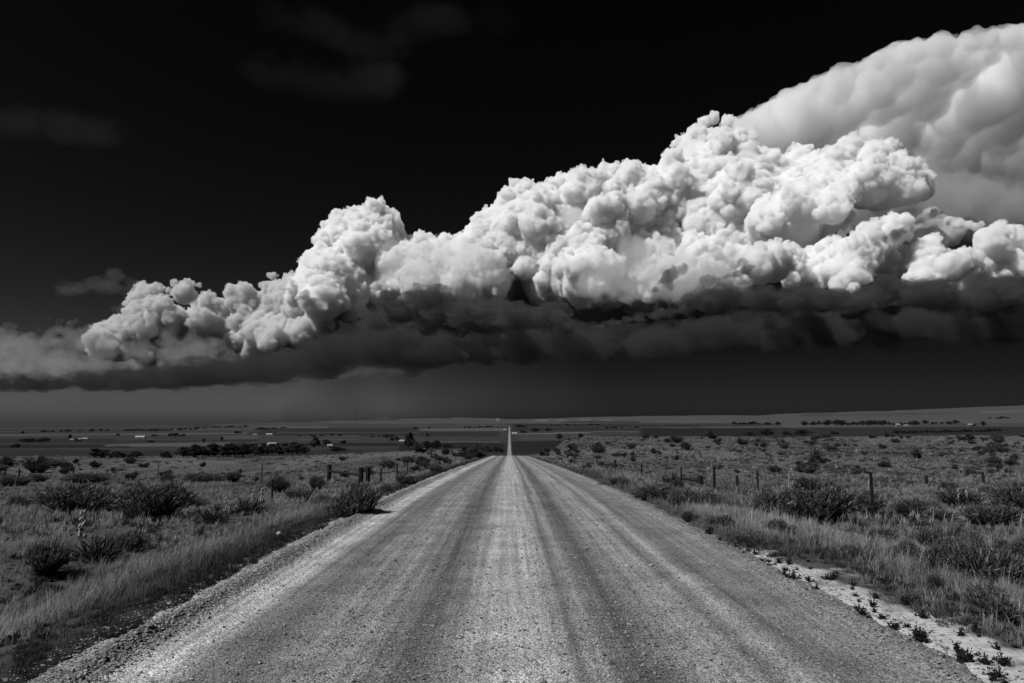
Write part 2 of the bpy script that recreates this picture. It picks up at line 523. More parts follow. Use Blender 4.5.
# ---- sheet
uu = np.concatenate([np.linspace(-2.6, -.82, 50)[:-1], np.linspace(-.82, .82, 470), np.linspace(.82, 2.6, 50)[1:]])
yy = np.concatenate([-np.geomspace(400, 3, 40), np.linspace(-2.6, 3, 20), np.geomspace(3.1, 240, 330),
                     np.geomspace(245, 700, 50), 1 / np.linspace(1 / 705, 1 / 10500, 330), [10640, 10800]])
Yg, Ug = np.meshgrid(yy, uu, indexing='ij')
Xg = Ug * np.sqrt(Yg ** 2 + 9 ** 2)
Zg = ground_z(Xg, Yg)
Zg[yy > 10500] -= (Yg[yy > 10500] - 10500) * .15
ny, nx = Yg.shape
idx = np.arange(ny * nx).reshape(ny, nx)
Q = np.stack([idx[:-1, :-1], idx[:-1, 1:], idx[1:, 1:], idx[1:, :-1]], -1).reshape(-1, 4)
V = np.stack([Xg, Yg, Zg], -1).reshape(-1, 3)

# ---- what grows where: the tone of the land cover
PX = 509.5 + F * Xg / np.maximum(Yg, 1)
ROW = row_of(Xg, Yg, Zg)
T = .066 + .026 * fbm(Xg / 9, Yg / 14, 31, 4)
T = T * (1 - .55 * smooth01((fbm(Xg / 4 + 50, Yg / 9, 33, 4) - .1) / .35) * smooth01((Yg - 25) / 30))
pale = smooth01((fbm(Xg / 22, Yg / 40, 37, 3) + .05) / .5)
T = T + .022 * pale * smooth01((Yg - 30) / 40)
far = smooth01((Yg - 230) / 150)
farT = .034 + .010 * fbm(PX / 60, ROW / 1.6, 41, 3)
def field(px0, px1, r0, r1, tone, soft=.5, slant=0.0):
    """a field or strip of one crop on the plain"""
    global farT
    rr = ROW - slant * (PX - (px0 + px1) / 2) / 100 + .5 * fbm(PX / 22, ROW / 2, int(px0 + r0 * 3), 3)
    m = smooth01((PX - px0) / 4 + .5) * smooth01((px1 - PX) / 4 + .5) * smooth01((rr - r0) / soft + .5) * smooth01((r1 - rr) / soft + .5)
    farT = farT * (1 - m) + tone * m
D1, D2, M1, P1, P2 = .015, .022, .036, .070, .11
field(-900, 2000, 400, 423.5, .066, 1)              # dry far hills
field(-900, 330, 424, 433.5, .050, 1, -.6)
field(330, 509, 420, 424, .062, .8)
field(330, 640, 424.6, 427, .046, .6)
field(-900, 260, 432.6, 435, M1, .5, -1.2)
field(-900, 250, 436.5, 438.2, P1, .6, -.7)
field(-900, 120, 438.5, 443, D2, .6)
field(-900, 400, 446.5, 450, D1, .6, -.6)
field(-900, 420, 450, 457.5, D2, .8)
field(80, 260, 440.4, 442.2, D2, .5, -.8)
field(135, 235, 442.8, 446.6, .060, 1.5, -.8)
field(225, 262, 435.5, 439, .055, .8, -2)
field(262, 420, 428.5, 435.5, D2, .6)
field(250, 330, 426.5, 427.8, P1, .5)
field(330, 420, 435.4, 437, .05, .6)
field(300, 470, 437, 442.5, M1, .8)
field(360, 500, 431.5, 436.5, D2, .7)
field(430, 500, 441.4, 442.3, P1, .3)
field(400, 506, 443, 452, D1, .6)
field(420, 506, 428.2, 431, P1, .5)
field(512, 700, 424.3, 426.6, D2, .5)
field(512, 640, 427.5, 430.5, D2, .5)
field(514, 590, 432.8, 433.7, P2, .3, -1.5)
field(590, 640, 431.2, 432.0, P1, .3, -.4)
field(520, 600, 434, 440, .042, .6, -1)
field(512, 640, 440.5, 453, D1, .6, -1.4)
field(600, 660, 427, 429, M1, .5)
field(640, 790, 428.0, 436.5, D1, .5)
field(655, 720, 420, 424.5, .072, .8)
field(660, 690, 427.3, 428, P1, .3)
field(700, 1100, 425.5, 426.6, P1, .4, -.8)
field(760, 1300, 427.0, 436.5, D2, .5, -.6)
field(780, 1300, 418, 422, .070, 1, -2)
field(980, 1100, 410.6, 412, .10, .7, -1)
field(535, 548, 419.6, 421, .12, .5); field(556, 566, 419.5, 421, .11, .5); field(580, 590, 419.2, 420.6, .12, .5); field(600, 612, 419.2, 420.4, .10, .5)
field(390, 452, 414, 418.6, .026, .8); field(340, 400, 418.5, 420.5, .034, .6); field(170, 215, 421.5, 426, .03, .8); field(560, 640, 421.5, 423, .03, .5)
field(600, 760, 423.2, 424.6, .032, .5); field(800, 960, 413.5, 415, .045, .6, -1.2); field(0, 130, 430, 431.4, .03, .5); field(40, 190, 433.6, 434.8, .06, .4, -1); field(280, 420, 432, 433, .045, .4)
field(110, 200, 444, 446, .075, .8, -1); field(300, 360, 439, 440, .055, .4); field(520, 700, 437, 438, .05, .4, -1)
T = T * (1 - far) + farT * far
# pale bare dirt beside the right edge of the road
dirt = smooth01((Xg - 3.3) / .12) * smooth01((4.5 + .45 * fbm(Yg / 1.1, Xg * 0, 51, 3) + .7 * fbm(Yg / .35, Xg / .35, 52, 4) - np.clip(Yg - 5, 0, 9) * .13 - Xg) / .45) * (Yg < 10.5) * (Yg > -8)
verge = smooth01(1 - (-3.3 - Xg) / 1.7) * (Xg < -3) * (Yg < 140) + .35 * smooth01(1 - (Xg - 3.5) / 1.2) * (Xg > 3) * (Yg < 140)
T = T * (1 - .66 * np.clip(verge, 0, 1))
T = np.clip(T, .01, .2)

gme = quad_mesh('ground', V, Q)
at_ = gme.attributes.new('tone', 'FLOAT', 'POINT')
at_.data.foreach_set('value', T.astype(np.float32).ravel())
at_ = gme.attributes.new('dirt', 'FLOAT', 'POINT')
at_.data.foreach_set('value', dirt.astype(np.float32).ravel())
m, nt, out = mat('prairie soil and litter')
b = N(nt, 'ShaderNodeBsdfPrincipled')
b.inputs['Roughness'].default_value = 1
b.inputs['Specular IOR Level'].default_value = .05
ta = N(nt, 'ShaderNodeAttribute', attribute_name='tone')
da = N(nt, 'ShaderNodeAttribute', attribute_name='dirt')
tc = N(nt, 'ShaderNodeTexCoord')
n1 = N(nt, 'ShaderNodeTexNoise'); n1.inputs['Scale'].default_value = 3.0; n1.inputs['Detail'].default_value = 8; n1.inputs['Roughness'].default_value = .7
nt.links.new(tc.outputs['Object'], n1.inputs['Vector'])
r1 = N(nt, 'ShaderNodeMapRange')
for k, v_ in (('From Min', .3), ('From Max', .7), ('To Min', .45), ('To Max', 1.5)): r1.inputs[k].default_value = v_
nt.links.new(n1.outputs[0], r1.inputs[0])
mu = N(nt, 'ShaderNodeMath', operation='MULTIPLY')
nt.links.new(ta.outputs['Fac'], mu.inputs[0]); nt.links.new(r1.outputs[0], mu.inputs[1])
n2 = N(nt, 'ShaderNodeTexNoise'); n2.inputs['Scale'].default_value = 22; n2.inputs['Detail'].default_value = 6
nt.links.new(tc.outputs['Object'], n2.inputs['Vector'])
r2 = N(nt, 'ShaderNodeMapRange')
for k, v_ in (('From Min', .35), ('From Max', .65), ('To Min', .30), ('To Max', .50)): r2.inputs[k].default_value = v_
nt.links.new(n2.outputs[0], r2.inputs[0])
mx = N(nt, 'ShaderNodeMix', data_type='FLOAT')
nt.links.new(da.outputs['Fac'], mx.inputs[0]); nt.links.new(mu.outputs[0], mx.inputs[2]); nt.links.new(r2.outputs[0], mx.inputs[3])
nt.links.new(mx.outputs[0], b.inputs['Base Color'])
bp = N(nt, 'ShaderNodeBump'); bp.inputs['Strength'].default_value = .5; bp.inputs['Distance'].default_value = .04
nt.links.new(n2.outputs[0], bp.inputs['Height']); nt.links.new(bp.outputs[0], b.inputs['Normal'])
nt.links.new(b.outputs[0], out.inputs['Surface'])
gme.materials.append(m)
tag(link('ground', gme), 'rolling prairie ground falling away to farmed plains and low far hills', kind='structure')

# ---- the gravel road: crown, ridge of loose gravel thrown to the left edge, then the distant stretch over the plain
ry = np.concatenate([np.linspace(-12, 2.5, 30), np.geomspace(2.6, 30, 520), np.geomspace(30.4, 150, 160)])
rx = np.concatenate([np.linspace(-3.75, -2.2, 70), np.linspace(-2.17, 3.2, 90), np.linspace(3.23, 3.75, 20)])
RYg, RXg = np.meshgrid(ry, rx, indexing='ij')
wob = .10 * fbm(RYg / 3.0, RYg * 0, 61, 3)
ridge = np.exp(-((RXg + 3.0 + wob) / .13) ** 2) * (.075 + .04 * fbm(RYg / .6, RXg / .3, 63, 3)) + np.exp(-((RXg + 2.8 + wob) / .06) ** 2) * .022
ridge2 = np.exp(-((RXg - 3.18 - .6 * wob) / .10) ** 2) * (.03 + .02 * fbm(RYg / .5, RXg / .3, 64, 3))
ruts = -.018 * np.exp(-((RXg + .75) / .22) ** 2) - .018 * np.exp(-((RXg - .95) / .22) ** 2)
crown = .06 * (1 - (RXg / 3.3) ** 2)
edge = smooth01((np.abs(RXg + .0) - 3.35 + .16 * fbm(RYg / .7, RXg * 0 + np.sign(RXg), 67, 3) + .10 * fbm(RYg / .16, RXg / .16, 68, 2)) / .35)
RZg = road_z(RYg) + crown + ridge + ridge2 + ruts + .006 * fbm(RXg / .12, RYg / .12, 65, 3) - .28 * edge
far_y = 1 / np.linspace(1 / 620, 1 / 3150, 90)
FX, FYg = np.meshgrid(np.array([-3.2, 0, 3.2]), far_y)
FZ = ground_z(FX * 0, FYg) + np.interp(FYg, [600, 1200, 3200], [.35, .5, .9])
def grid_quads(a, b, off):
    i = np.arange(a * b).reshape(a, b) + off
    return np.stack([i[:-1, :-1], i[:-1, 1:], i[1:, 1:], i[1:, :-1]], -1).reshape(-1, 4)
rv = np.concatenate([np.stack([RXg, RYg, RZg], -1).reshape(-1, 3), np.stack([FX, FYg, FZ], -1).reshape(-1, 3)])
rq = np.concatenate([grid_quads(*RXg.shape, 0), grid_quads(*FX.shape, RXg.size)])
m, nt, out = mat('graded gravel')
b = N(nt, 'ShaderNodeBsdfPrincipled')
b.inputs['Roughness'].default_value = .95
b.inputs['Specular IOR Level'].default_value = .15
tc = N(nt, 'ShaderNodeTexCoord')
sx = N(nt, 'ShaderNodeSeparateXYZ')
nt.links.new(tc.outputs['Object'], sx.inputs[0])
# wheel tracks wander a little along the road
cmb = N(nt, 'ShaderNodeCombineXYZ')
dv = N(nt, 'ShaderNodeMath', operation='MULTIPLY'); dv.inputs[1].default_value = .12
nt.links.new(sx.outputs[1], dv.inputs[0]); nt.links.new(dv.outputs[0], cmb.inputs[1])
nw = N(nt, 'ShaderNodeTexNoise'); nw.inputs['Scale'].default_value = 1.2; nw.inputs['Detail'].default_value = 3
nt.links.new(cmb.outputs[0], nw.inputs['Vector'])
wv = N(nt, 'ShaderNodeMath', operation='MULTIPLY_ADD'); wv.inputs[1].default_value = .22
nt.links.new(nw.outputs[0], wv.inputs[0]); nt.links.new(sx.outputs[0], wv.inputs[2])
mr = N(nt, 'ShaderNodeMapRange')
mr.inputs['From Min'].default_value = -3.75 + .11; mr.inputs['From Max'].default_value = 3.75 + .11
nt.links.new(wv.outputs[0], mr.inputs[0])
cr = N(nt, 'ShaderNodeValToRGB')
prof = [(-3.6, .14), (-3.42, .26), (-3.28, .27), (-3.12, .20), (-2.86, .21), (-2.7, .38), (-2.42, .36), (-2.25, .17), (-1.9, .125), (-1.6, .20), (-1.2, .22), (-1.0, .17), (-.72, .09), (-.5, .17), (-.24, .33), (.2, .34), (.42, .27), (.52, .12), (.64, .28), (.76, .15), (1.0, .09), (1.25, .20), (1.62, .27), (1.85, .16), (2.02, .29), (2.25, .14), (2.7, .19), (3.05, .22), (3.3, .15)]
els = cr.color_ramp.elements
while len(els) < min(32, len(prof)): els.new(.5)
for e, (x_, v_) in zip(els, prof):
    e.position = (x_ + 3.75) / 7.5
    e.color = g3(v_)
nt.links.new(mr.outputs[0], cr.inputs[0])
# streaks drawn out along the road, blotches, and the speckle of single stones
st = N(nt, 'ShaderNodeCombineXYZ')
s1 = N(nt, 'ShaderNodeMath', operation='MULTIPLY'); s1.inputs[1].default_value = 12
s2 = N(nt, 'ShaderNodeMath', operation='MULTIPLY'); s2.inputs[1].default_value = .16
nt.links.new(sx.outputs[0], s1.inputs[0]); nt.links.new(sx.outputs[1], s2.inputs[0])
nt.links.new(s1.outputs[0], st.inputs[0]); nt.links.new(s2.outputs[0], st.inputs[1])
ns = N(nt, 'ShaderNodeTexNoise'); ns.inputs['Scale'].default_value = 1; ns.inputs['Detail'].default_value = 5
nt.links.new(st.outputs[0], ns.inputs['Vector'])
nb = N(nt, 'ShaderNodeTexNoise'); nb.inputs['Scale'].default_value = 1.6; nb.inputs['Detail'].default_value = 5
nt.links.new(tc.outputs['Object'], nb.inputs['Vector'])
vo = N(nt, 'ShaderNodeTexVoronoi'); vo.inputs['Scale'].default_value = 62
nt.links.new(tc.outputs['Object'], vo.inputs['Vector'])
vo2 = N(nt, 'ShaderNodeTexVoronoi'); vo2.inputs['Scale'].default_value = 130
nt.links.new(tc.outputs['Object'], vo2.inputs['Vector'])
def rng_node(src, a, b_, lo=.3, hi=.7):
    r = N(nt, 'ShaderNodeMapRange')
    for k, v_ in (('From Min', lo), ('From Max', hi), ('To Min', a), ('To Max', b_)): r.inputs[k].default_value = v_
    nt.links.new(src, r.inputs[0])
    return r.outputs[0]
c1 = N(nt, 'ShaderNodeSeparateColor'); nt.links.new(vo.outputs['Color'], c1.inputs[0])
c2 = N(nt, 'ShaderNodeSeparateColor'); nt.links.new(vo2.outputs['Color'], c2.inputs[0])
cur = cr.outputs[0]
for src in (rng_node(ns.outputs[0], .70, 1.30), rng_node(nb.outputs[0], .76, 1.24), rng_node(c1.outputs[0], .5, 1.5, 0, 1), rng_node(c2.outputs[1], .55, 1.45, 0, 1)):
    mm = N(nt, 'ShaderNodeMath', operation='MULTIPLY')
    nt.links.new(cur, mm.inputs[0]); nt.links.new(src, mm.inputs[1])
    cur = mm.outputs[0]
nt.links.new(cur, b.inputs['Base Color'])
bp = N(nt, 'ShaderNodeBump'); bp.inputs['Strength'].default_value = .9; bp.inputs['Distance'].default_value = .012; bp.invert = True
nt.links.new(vo.outputs['Distance'], bp.inputs['Height'])
nt.links.new(bp.outputs[0], b.inputs['Normal'])
nt.links.new(b.outputs[0], out.inputs['Surface'])
tag(link('road', quad_mesh('road', rv, rq, m)), 'straight pale gravel road running over a crest to the far plain', kind='structure')

# ---- loose gravel: single stones along the ridge, the edges and the loose bands between the wheel tracks
def stones(n, seed):
    r = np.random.default_rng(seed)
    y = 3.6 * np.exp(r.random(n) * 1.9)
    w_ = r.random(n)
    x = np.where(w_ < .42, r.normal(-3.0, .10, n), np.where(w_ < .50, r.normal(-3.42, .13, n), np.where(w_ < .62, r.normal(3.3, .25, n), np.where(w_ < .7, r.normal(-1.0, .5, n), np.where(w_ < .85, r.normal(1.1, .5, n), r.uniform(-3.2, 3.3, n))))))
    x = np.clip(x, -3.72, 4.3)
    s = np.exp(r.normal(math.log(.008), .30, n)) * np.where(w_ < .42, 1.25, 1)
    j = np.clip(np.searchsorted(rx, x), 0, len(rx) - 1)
    i = np.clip(np.searchsorted(ry, y), 0, len(ry) - 1)
    z = np.where(np.abs(x) < 3.55, RZg[i, j], ground_z(x, y))
    z = np.maximum(z, ground_z(x, y))
    oct_ = np.array([(1, 0, 0), (0, 1, 0), (-1, 0, 0), (0, -1, 0), (0, 0, .75), (0, 0, -.6), (.6, .6, .45), (-.6, .6, .4), (-.6, -.6, .45), (.6, -.6, .4)], float)
    fc = np.array([(0, 6, 9), (0, 1, 6), (1, 7, 6), (1, 2, 7), (2, 8, 7), (2, 3, 8), (3, 9, 8), (3, 0, 9), (6, 7, 4), (7, 8, 4), (8, 9, 4), (9, 6, 4), (1, 0, 5), (2, 1, 5), (3, 2, 5), (0, 3, 5)])
    a = r.uniform(0, 2 * math.pi, n)
    v = oct_[None] * (1 + .3 * r.normal(size=(n, 10, 1))) * s[:, None, None] * r.uniform(.7, 1.4, (n, 1, 3))
    ca, sa = np.cos(a)[:, None], np.sin(a)[:, None]
    v = np.stack([v[..., 0] * ca - v[..., 1] * sa + x[:, None], v[..., 0] * sa + v[..., 1] * ca + y[:, None], v[..., 2] + z[:, None] + s[:, None] * .25], -1)
    f = fc[None] + 10 * np.arange(n)[:, None, None]
    return v.reshape(-1, 3), f.reshape(-1, 3), np.repeat(r.uniform(.09, .30, n), 10)
sv, sf, stn = stones(32000, 5)
sme = quad_mesh('loose_gravel', sv, sf, None, False)
sme.attributes.new('tone', 'FLOAT', 'POINT').data.foreach_set('value', stn.astype(np.float32))

def tone_mat(name, mul=1.0, trans=0.0):
    """a surface whose tone is stored with each blade, leaf or stone"""
    m, nt, out = mat(name)
    a = N(nt, 'ShaderNodeAttribute', attribute_name='tone')
    s = N(nt, 'ShaderNodeMath', operation='MULTIPLY')
    s.inputs[1].default_value = mul
    nt.links.new(a.outputs['Fac'], s.inputs[0])
    d = N(nt, 'ShaderNodeBsdfDiffuse')
    nt.links.new(s.outputs[0], d.inputs[0])
    last = d
    if trans:
        t = N(nt, 'ShaderNodeBsdfTranslucent')
        nt.links.new(s.outputs[0], t.inputs[0])
        x = N(nt, 'ShaderNodeMixShader')
        x.inputs[0].default_value = trans
        nt.links.new(d.outputs[0], x.inputs[1])
        nt.links.new(t.outputs[0], x.inputs[2])
        last = x
    nt.links.new(last.outputs[0], out.inputs['Surface'])
    return m
sme.materials.append(tone_mat('gravel stones'))
tag(link('loose_gravel', sme), 'loose gravel stones thrown into ridges along the road', kind='stuff')
# ================================================================== GRASS
R = np.random.default_rng(77)
def blades(x, y, z, h, wd, lean, tone, seed, seg=2):
    """one blade of grass per entry, seg pieces long, bending over as it rises"""
    r = np.random.default_rng(seed)
    n = len(x)
    a = r.uniform(0, 2 * math.pi, n)                  # facing
    la = r.normal(.4, 1.6, n)                         # leaning all ways, a little more to the right
    dx, dy = np.cos(la) * lean, np.sin(la) * lean
    wx, wy = np.cos(a) * wd / 2, np.sin(a) * wd / 2
    if seg == 1:
        v = np.stack([np.stack([x - wx, y - wy, z], -1), np.stack([x + wx, y + wy, z], -1), np.stack([x + dx, y + dy, z + h], -1)], 1)
        f = np.array([[0, 1, 2]])
    else:
        mx, my, mz = x + dx * .3, y + dy * .3, z + h * .58
        v = np.stack([np.stack([x - wx, y - wy, z], -1), np.stack([x + wx, y + wy, z], -1),
                      np.stack([mx + wx * .8, my + wy * .8, mz], -1), np.stack([mx - wx * .8, my - wy * .8, mz], -1),
                      np.stack([x + dx, y + dy, z + h], -1)], 1)
        f = np.array([[0, 1, 2], [0, 2, 3], [3, 2, 4]])
    k = v.shape[1]
    return v.reshape(-1, 3), (f[None] + k * np.arange(n)[:, None, None]).reshape(-1, 3), np.repeat(tone, k)

def road_edge(x, y):
    return np.where(x < 0, -3.36 + .26 * fbm(y / .7, y * 0, 71, 4), np.where(y < 9.6, 4.28 - np.clip(y - 5, 0, 9) * .13 + .5 * fbm(y / .9, y * 0, 72, 4), 3.42 + .15 * fbm(y / .9, y * 0, 72, 3)))

def scatter(n, y0, y1, side, pw=1.0):
    """points over the part of the land beside the road that the lens takes in, and a margin around it"""
    y = y0 * (y1 / y0) ** R.random(n) if pw == 0 else (y0 ** pw + R.random(n) * (y1 ** pw - y0 ** pw)) ** (1 / pw)
    w_ = .80 * y + 1.5
    x = side * (3.2 + R.random(n) * w_)
    k = np.where(side < 0, x < road_edge(x, y), x > road_edge(x, y)) & (np.abs(x) < .80 * y + 3)
    return x[k], y[k]

def grass_mesh(name, label, sides, y0, y1, tufts, per, h0, wd, seg, seed, pw=1.2):
    VV, FF, TT = [], [], []
    off = 0
    for s in sides:
        x, y = scatter(tufts, y0, y1, s, pw)
        dens = fbm(x / 1.6, y / 2.2, 81, 4)
        keep = R.random(len(x)) < np.clip(.58 + 1.0 * dens + .6 * (np.abs(x) < 5.4), .10, 1)
        x, y, dens = x[keep], y[keep], dens[keep]
        edge = np.abs(x) - np.abs(road_edge(x, y))
        green = smooth01(1 - edge / 1.7) * (s < 0) + np.where(y < 10, .2, .6) * smooth01(1 - edge / .9) * (s > 0)          # greener, darker weeds by the road
        hgt = h0 * (.55 + .55 * R.random(len(x))) * (1 + .6 * fbm(x / 1.8, y / 1.8, 83, 3)) * (1 - .5 * green) * (1 - .45 * (s > 0) * (y < 10) * smooth01(1 - edge / 2.5))
        tone = .27 + .13 * fbm(x / 4, y / 7, 85, 3) + .12 * fbm(x / .8, y / 1.1, 86, 2) + .045 * R.normal(size=len(x))
        tone = np.clip(tone, .05, .5) * (1 - green) + .03 * green
        forb = (R.random(len(x)) < np.clip(.28 + .9 * fbm(x / 1.1, y / 1.4, 88, 3), .04, .85)) & (green < .5)    # green herbs mixed in
        tone = np.where(forb, R.uniform(.03, .075, len(x)), tone)
        hgt = np.where(forb, hgt * .75, hgt)
        n = per
        a, rr = R.uniform(0, 2 * math.pi, (len(x), n)), .09 * np.sqrt(R.random((len(x), n))) * (h0 / .35) * (1 if seg == 2 else 2.2)
        bx = (x[:, None] + np.cos(a) * rr).ravel()
        by = (y[:, None] + np.sin(a) * rr).ravel()
        bh = np.repeat(hgt, n) * R.uniform(.45, 1.15, len(bx))
        bt = np.repeat(tone, n) * R.uniform(.65, 1.35, len(bx))
        seedy = R.random(len(bx)) < .05                               # dry seed stalks standing above the rest
        bh = np.where(seedy, bh * 1.7 + .04, bh)
        bt = np.where(seedy, bt * 1.35, bt)
        v, f, t = blades(bx, by, ground_z(bx, by) - .02, bh, wd * R.uniform(.7, 1.3, len(bx)), bh * R.uniform(.05, .65, len(bx)), bt, seed, seg)
        VV.append(v); FF.append(f + off); TT.append(t)
        off += len(v)
    me = quad_mesh(name, np.concatenate(VV), np.concatenate(FF), GRASS, False)
    me.attributes.new('tone', 'FLOAT', 'POINT').data.foreach_set('value', np.concatenate(TT).astype(np.float32))
    print(name, len(me.polygons))
    return tag(link(name, me), label, kind='stuff')
GRASS = tone_mat('dry and green grass', 1.0, .4)
grass_mesh('grass', 'tall dry grass with greener weeds along both edges of the road', (-1, 1), 3.5, 17, 13500, 26, .185, .0055, 2, 1, 1.5)
grass_mesh('grass', 'dry prairie grass around the fence lines', (-1, 1), 16, 48, 17000, 16, .22, .012, 2, 2, 1.5)
grass_mesh('grass', 'thin dry grass on the far slopes and the low rise', (-1, 1), 46, 235, 28000, 9, .28, .035, 1, 3, 1.5)

def forbs(name, label, side, n, r0, r1, x0, x1, seed, s0=2, s1=5, k=26, drift=5):
    # low dark forbs and young shoots growing in drifts
    r = np.random.default_rng(seed)
    VV, FF, TT = [], [], []
    off = 0
    while n > 0:
        px, row = r.uniform(x0, x1), r.uniform(r0, r1)
        if fbm(np.array([px / 30]), np.array([row / drift]), seed, 3)[0] + r.normal(0, .2) < .05: continue
        x, y, z = spot(px, row)
        if y > 330 or (abs(x) < 4.3 if y > 30 else (x > -3.6 if side < 0 else x < float(road_edge(np.array([x]), np.array([y]))[0]) + .1)): continue
        n -= 1
        w_ = r.uniform(s0, s1) / F * y
        p = np.array([x, y, z]) + np.stack([r.normal(0, w_ * .3, k), r.normal(0, w_ * .3, k), np.zeros(k)], 1)
        d = r.normal(size=(k, 3)) * .6
        d[:, 2] = np.abs(d[:, 2]) + .5
        v, f = strip(p, p + d * w_ * .15, p + d * w_ * .34, np.full(k, w_ * .09), r)
        VV.append(v); FF.append(f + off); off += len(v)
        TT.append(np.repeat(r.uniform(.025, .055, k), 5))
    return tag(link(name, tri_mesh(name, np.concatenate(VV), np.concatenate(FF), np.concatenate(TT), LEAF)), label, kind='stuff')

# ================================================================== BUSHES, YUCCAS, WEEDS
def strip(P0, P1, P2, wd, r):
    """a narrow two-piece blade through three points; returns 5 vertices and 3 triangles' worth of faces"""
    d = P2 - P0
    side = np.cross(d, r.normal(size=d.shape))
    side /= np.linalg.norm(side, axis=1, keepdims=True) + 1e-9
    s = side * wd[:, None] / 2
    v = np.stack([P0 - s, P0 + s, P1 + s * .9, P1 - s * .9, P2], 1)
    f = np.array([[0, 1, 2], [0, 2, 3], [3, 2, 4]])
    return v.reshape(-1, 3), (f[None] + 5 * np.arange(len(P0))[:, None, None]).reshape(-1, 3)

def tri_mesh(name, v, f, tone, m, smooth=False):
    me = quad_mesh(name, v, f, m, smooth)
    me.attributes.new('tone', 'FLOAT', 'POINT').data.foreach_set('value', np.asarray(tone, np.float32))
    return me

LEAF = tone_mat('grey green sage leaves', 1.0, .2)
STEM = tone_mat('woody stems', 1.0)

def bush_meshes(seed, stems=230, leaves=9, upright=.5, lobes=4, big=1.0, palek=.42):
    """a shrub about one unit wide and .7 high: woody stems fanning from the base, narrow leaves along their upper part"""
    r = np.random.default_rng(seed)
    lob = np.stack([r.uniform(-.28, .28, lobes), r.uniform(-.28, .28, lobes)], 1)
    lh = r.uniform(.5, .8, lobes)
    k = r.integers(0, lobes, stems)
    base = np.stack([lob[k, 0] * .5 + r.normal(0, .06, stems), lob[k, 1] * .5 + r.normal(0, .06, stems), np.full(stems, -.04)], 1)
    a = r.uniform(0, 2 * math.pi, stems)
    q = np.sqrt(r.random(stems))
    rad = .34 * q
    top = np.stack([lob[k, 0] + np.cos(a) * rad, lob[k, 1] + np.sin(a) * rad, lh[k] * (np.sqrt(1 - .75 * q ** 2)) * r.uniform(.78, 1.06, stems)], 1)
    mid = base * .45 + top * .55 + np.stack([np.zeros(stems), np.zeros(stems), .10 * upright * np.ones(stems)], 1)
    sv_, sf_ = strip(base, mid, top, np.full(stems, .016), r)
    LV, LF, LT = [], [], []
    off = 0
    for j in range(leaves):
        t = r.uniform(.2, 1.0, stems)[:, None]
        p = (1 - t) ** 2 * base + 2 * t * (1 - t) * mid + t ** 2 * top
        d = (top - base) * (.6 + upright) + r.normal(size=(stems, 3)) * .22
        d[:, 2] = np.abs(d[:, 2]) + .12
        d /= np.linalg.norm(d, axis=1, keepdims=True)
        L = r.uniform(.06, .15, stems)[:, None] * (1 + .4 * (big - 1))
        v, f = strip(p, p + d * L * .5 + r.normal(size=(stems, 3)) * .008, p + d * L + r.normal(size=(stems, 3)) * .012, r.uniform(.007, .015, stems) * big, r)
        LV.append(v); LF.append(f + off); off += len(v)
        LT.append(np.repeat(np.where(r.random(stems) < palek, r.uniform(.12, .28, stems), r.uniform(.035, .09, stems)), 5))
    return (tri_mesh('stems', sv_, sf_, np.full(len(sv_), .045), STEM), tri_mesh('foliage', np.concatenate(LV), np.concatenate(LF), np.concatenate(LT), LEAF))
BUSH = [bush_meshes(s, st, lv, up, lb) for s, st, lv, up, lb in ((1, 620, 15, .6, 5), (2, 620, 15, .9, 4), (3, 600, 15, .5, 6), (4, 560, 14, 1.2, 3), (5, 700, 15, .7, 7))]
SMALL = [bush_meshes(s, 200, 10, .5, lb, 2.6, .08) for s, lb in ((11, 3), (12, 4), (13, 2))]
rb = random.Random(9)

def ledge(px, row, w, h, name, meshes, label, cat, group=None, parts=('stems', 'foliage')):
    """a plant standing where the photograph shows its foot, of the size it shows"""
    x, y, z = spot(px, row)
    W, H = w / F * y, h / F * y
    o = empty(name, (x, y, z - .03), rb.uniform(0, 6.28))
    o.scale = (W * 1.25, W * rb.uniform(.85, 1.2), H * 1.3)
    tag(o, label, cat, group)
    for p, me in zip(parts, meshes):
        link(p, me, o)
    return o

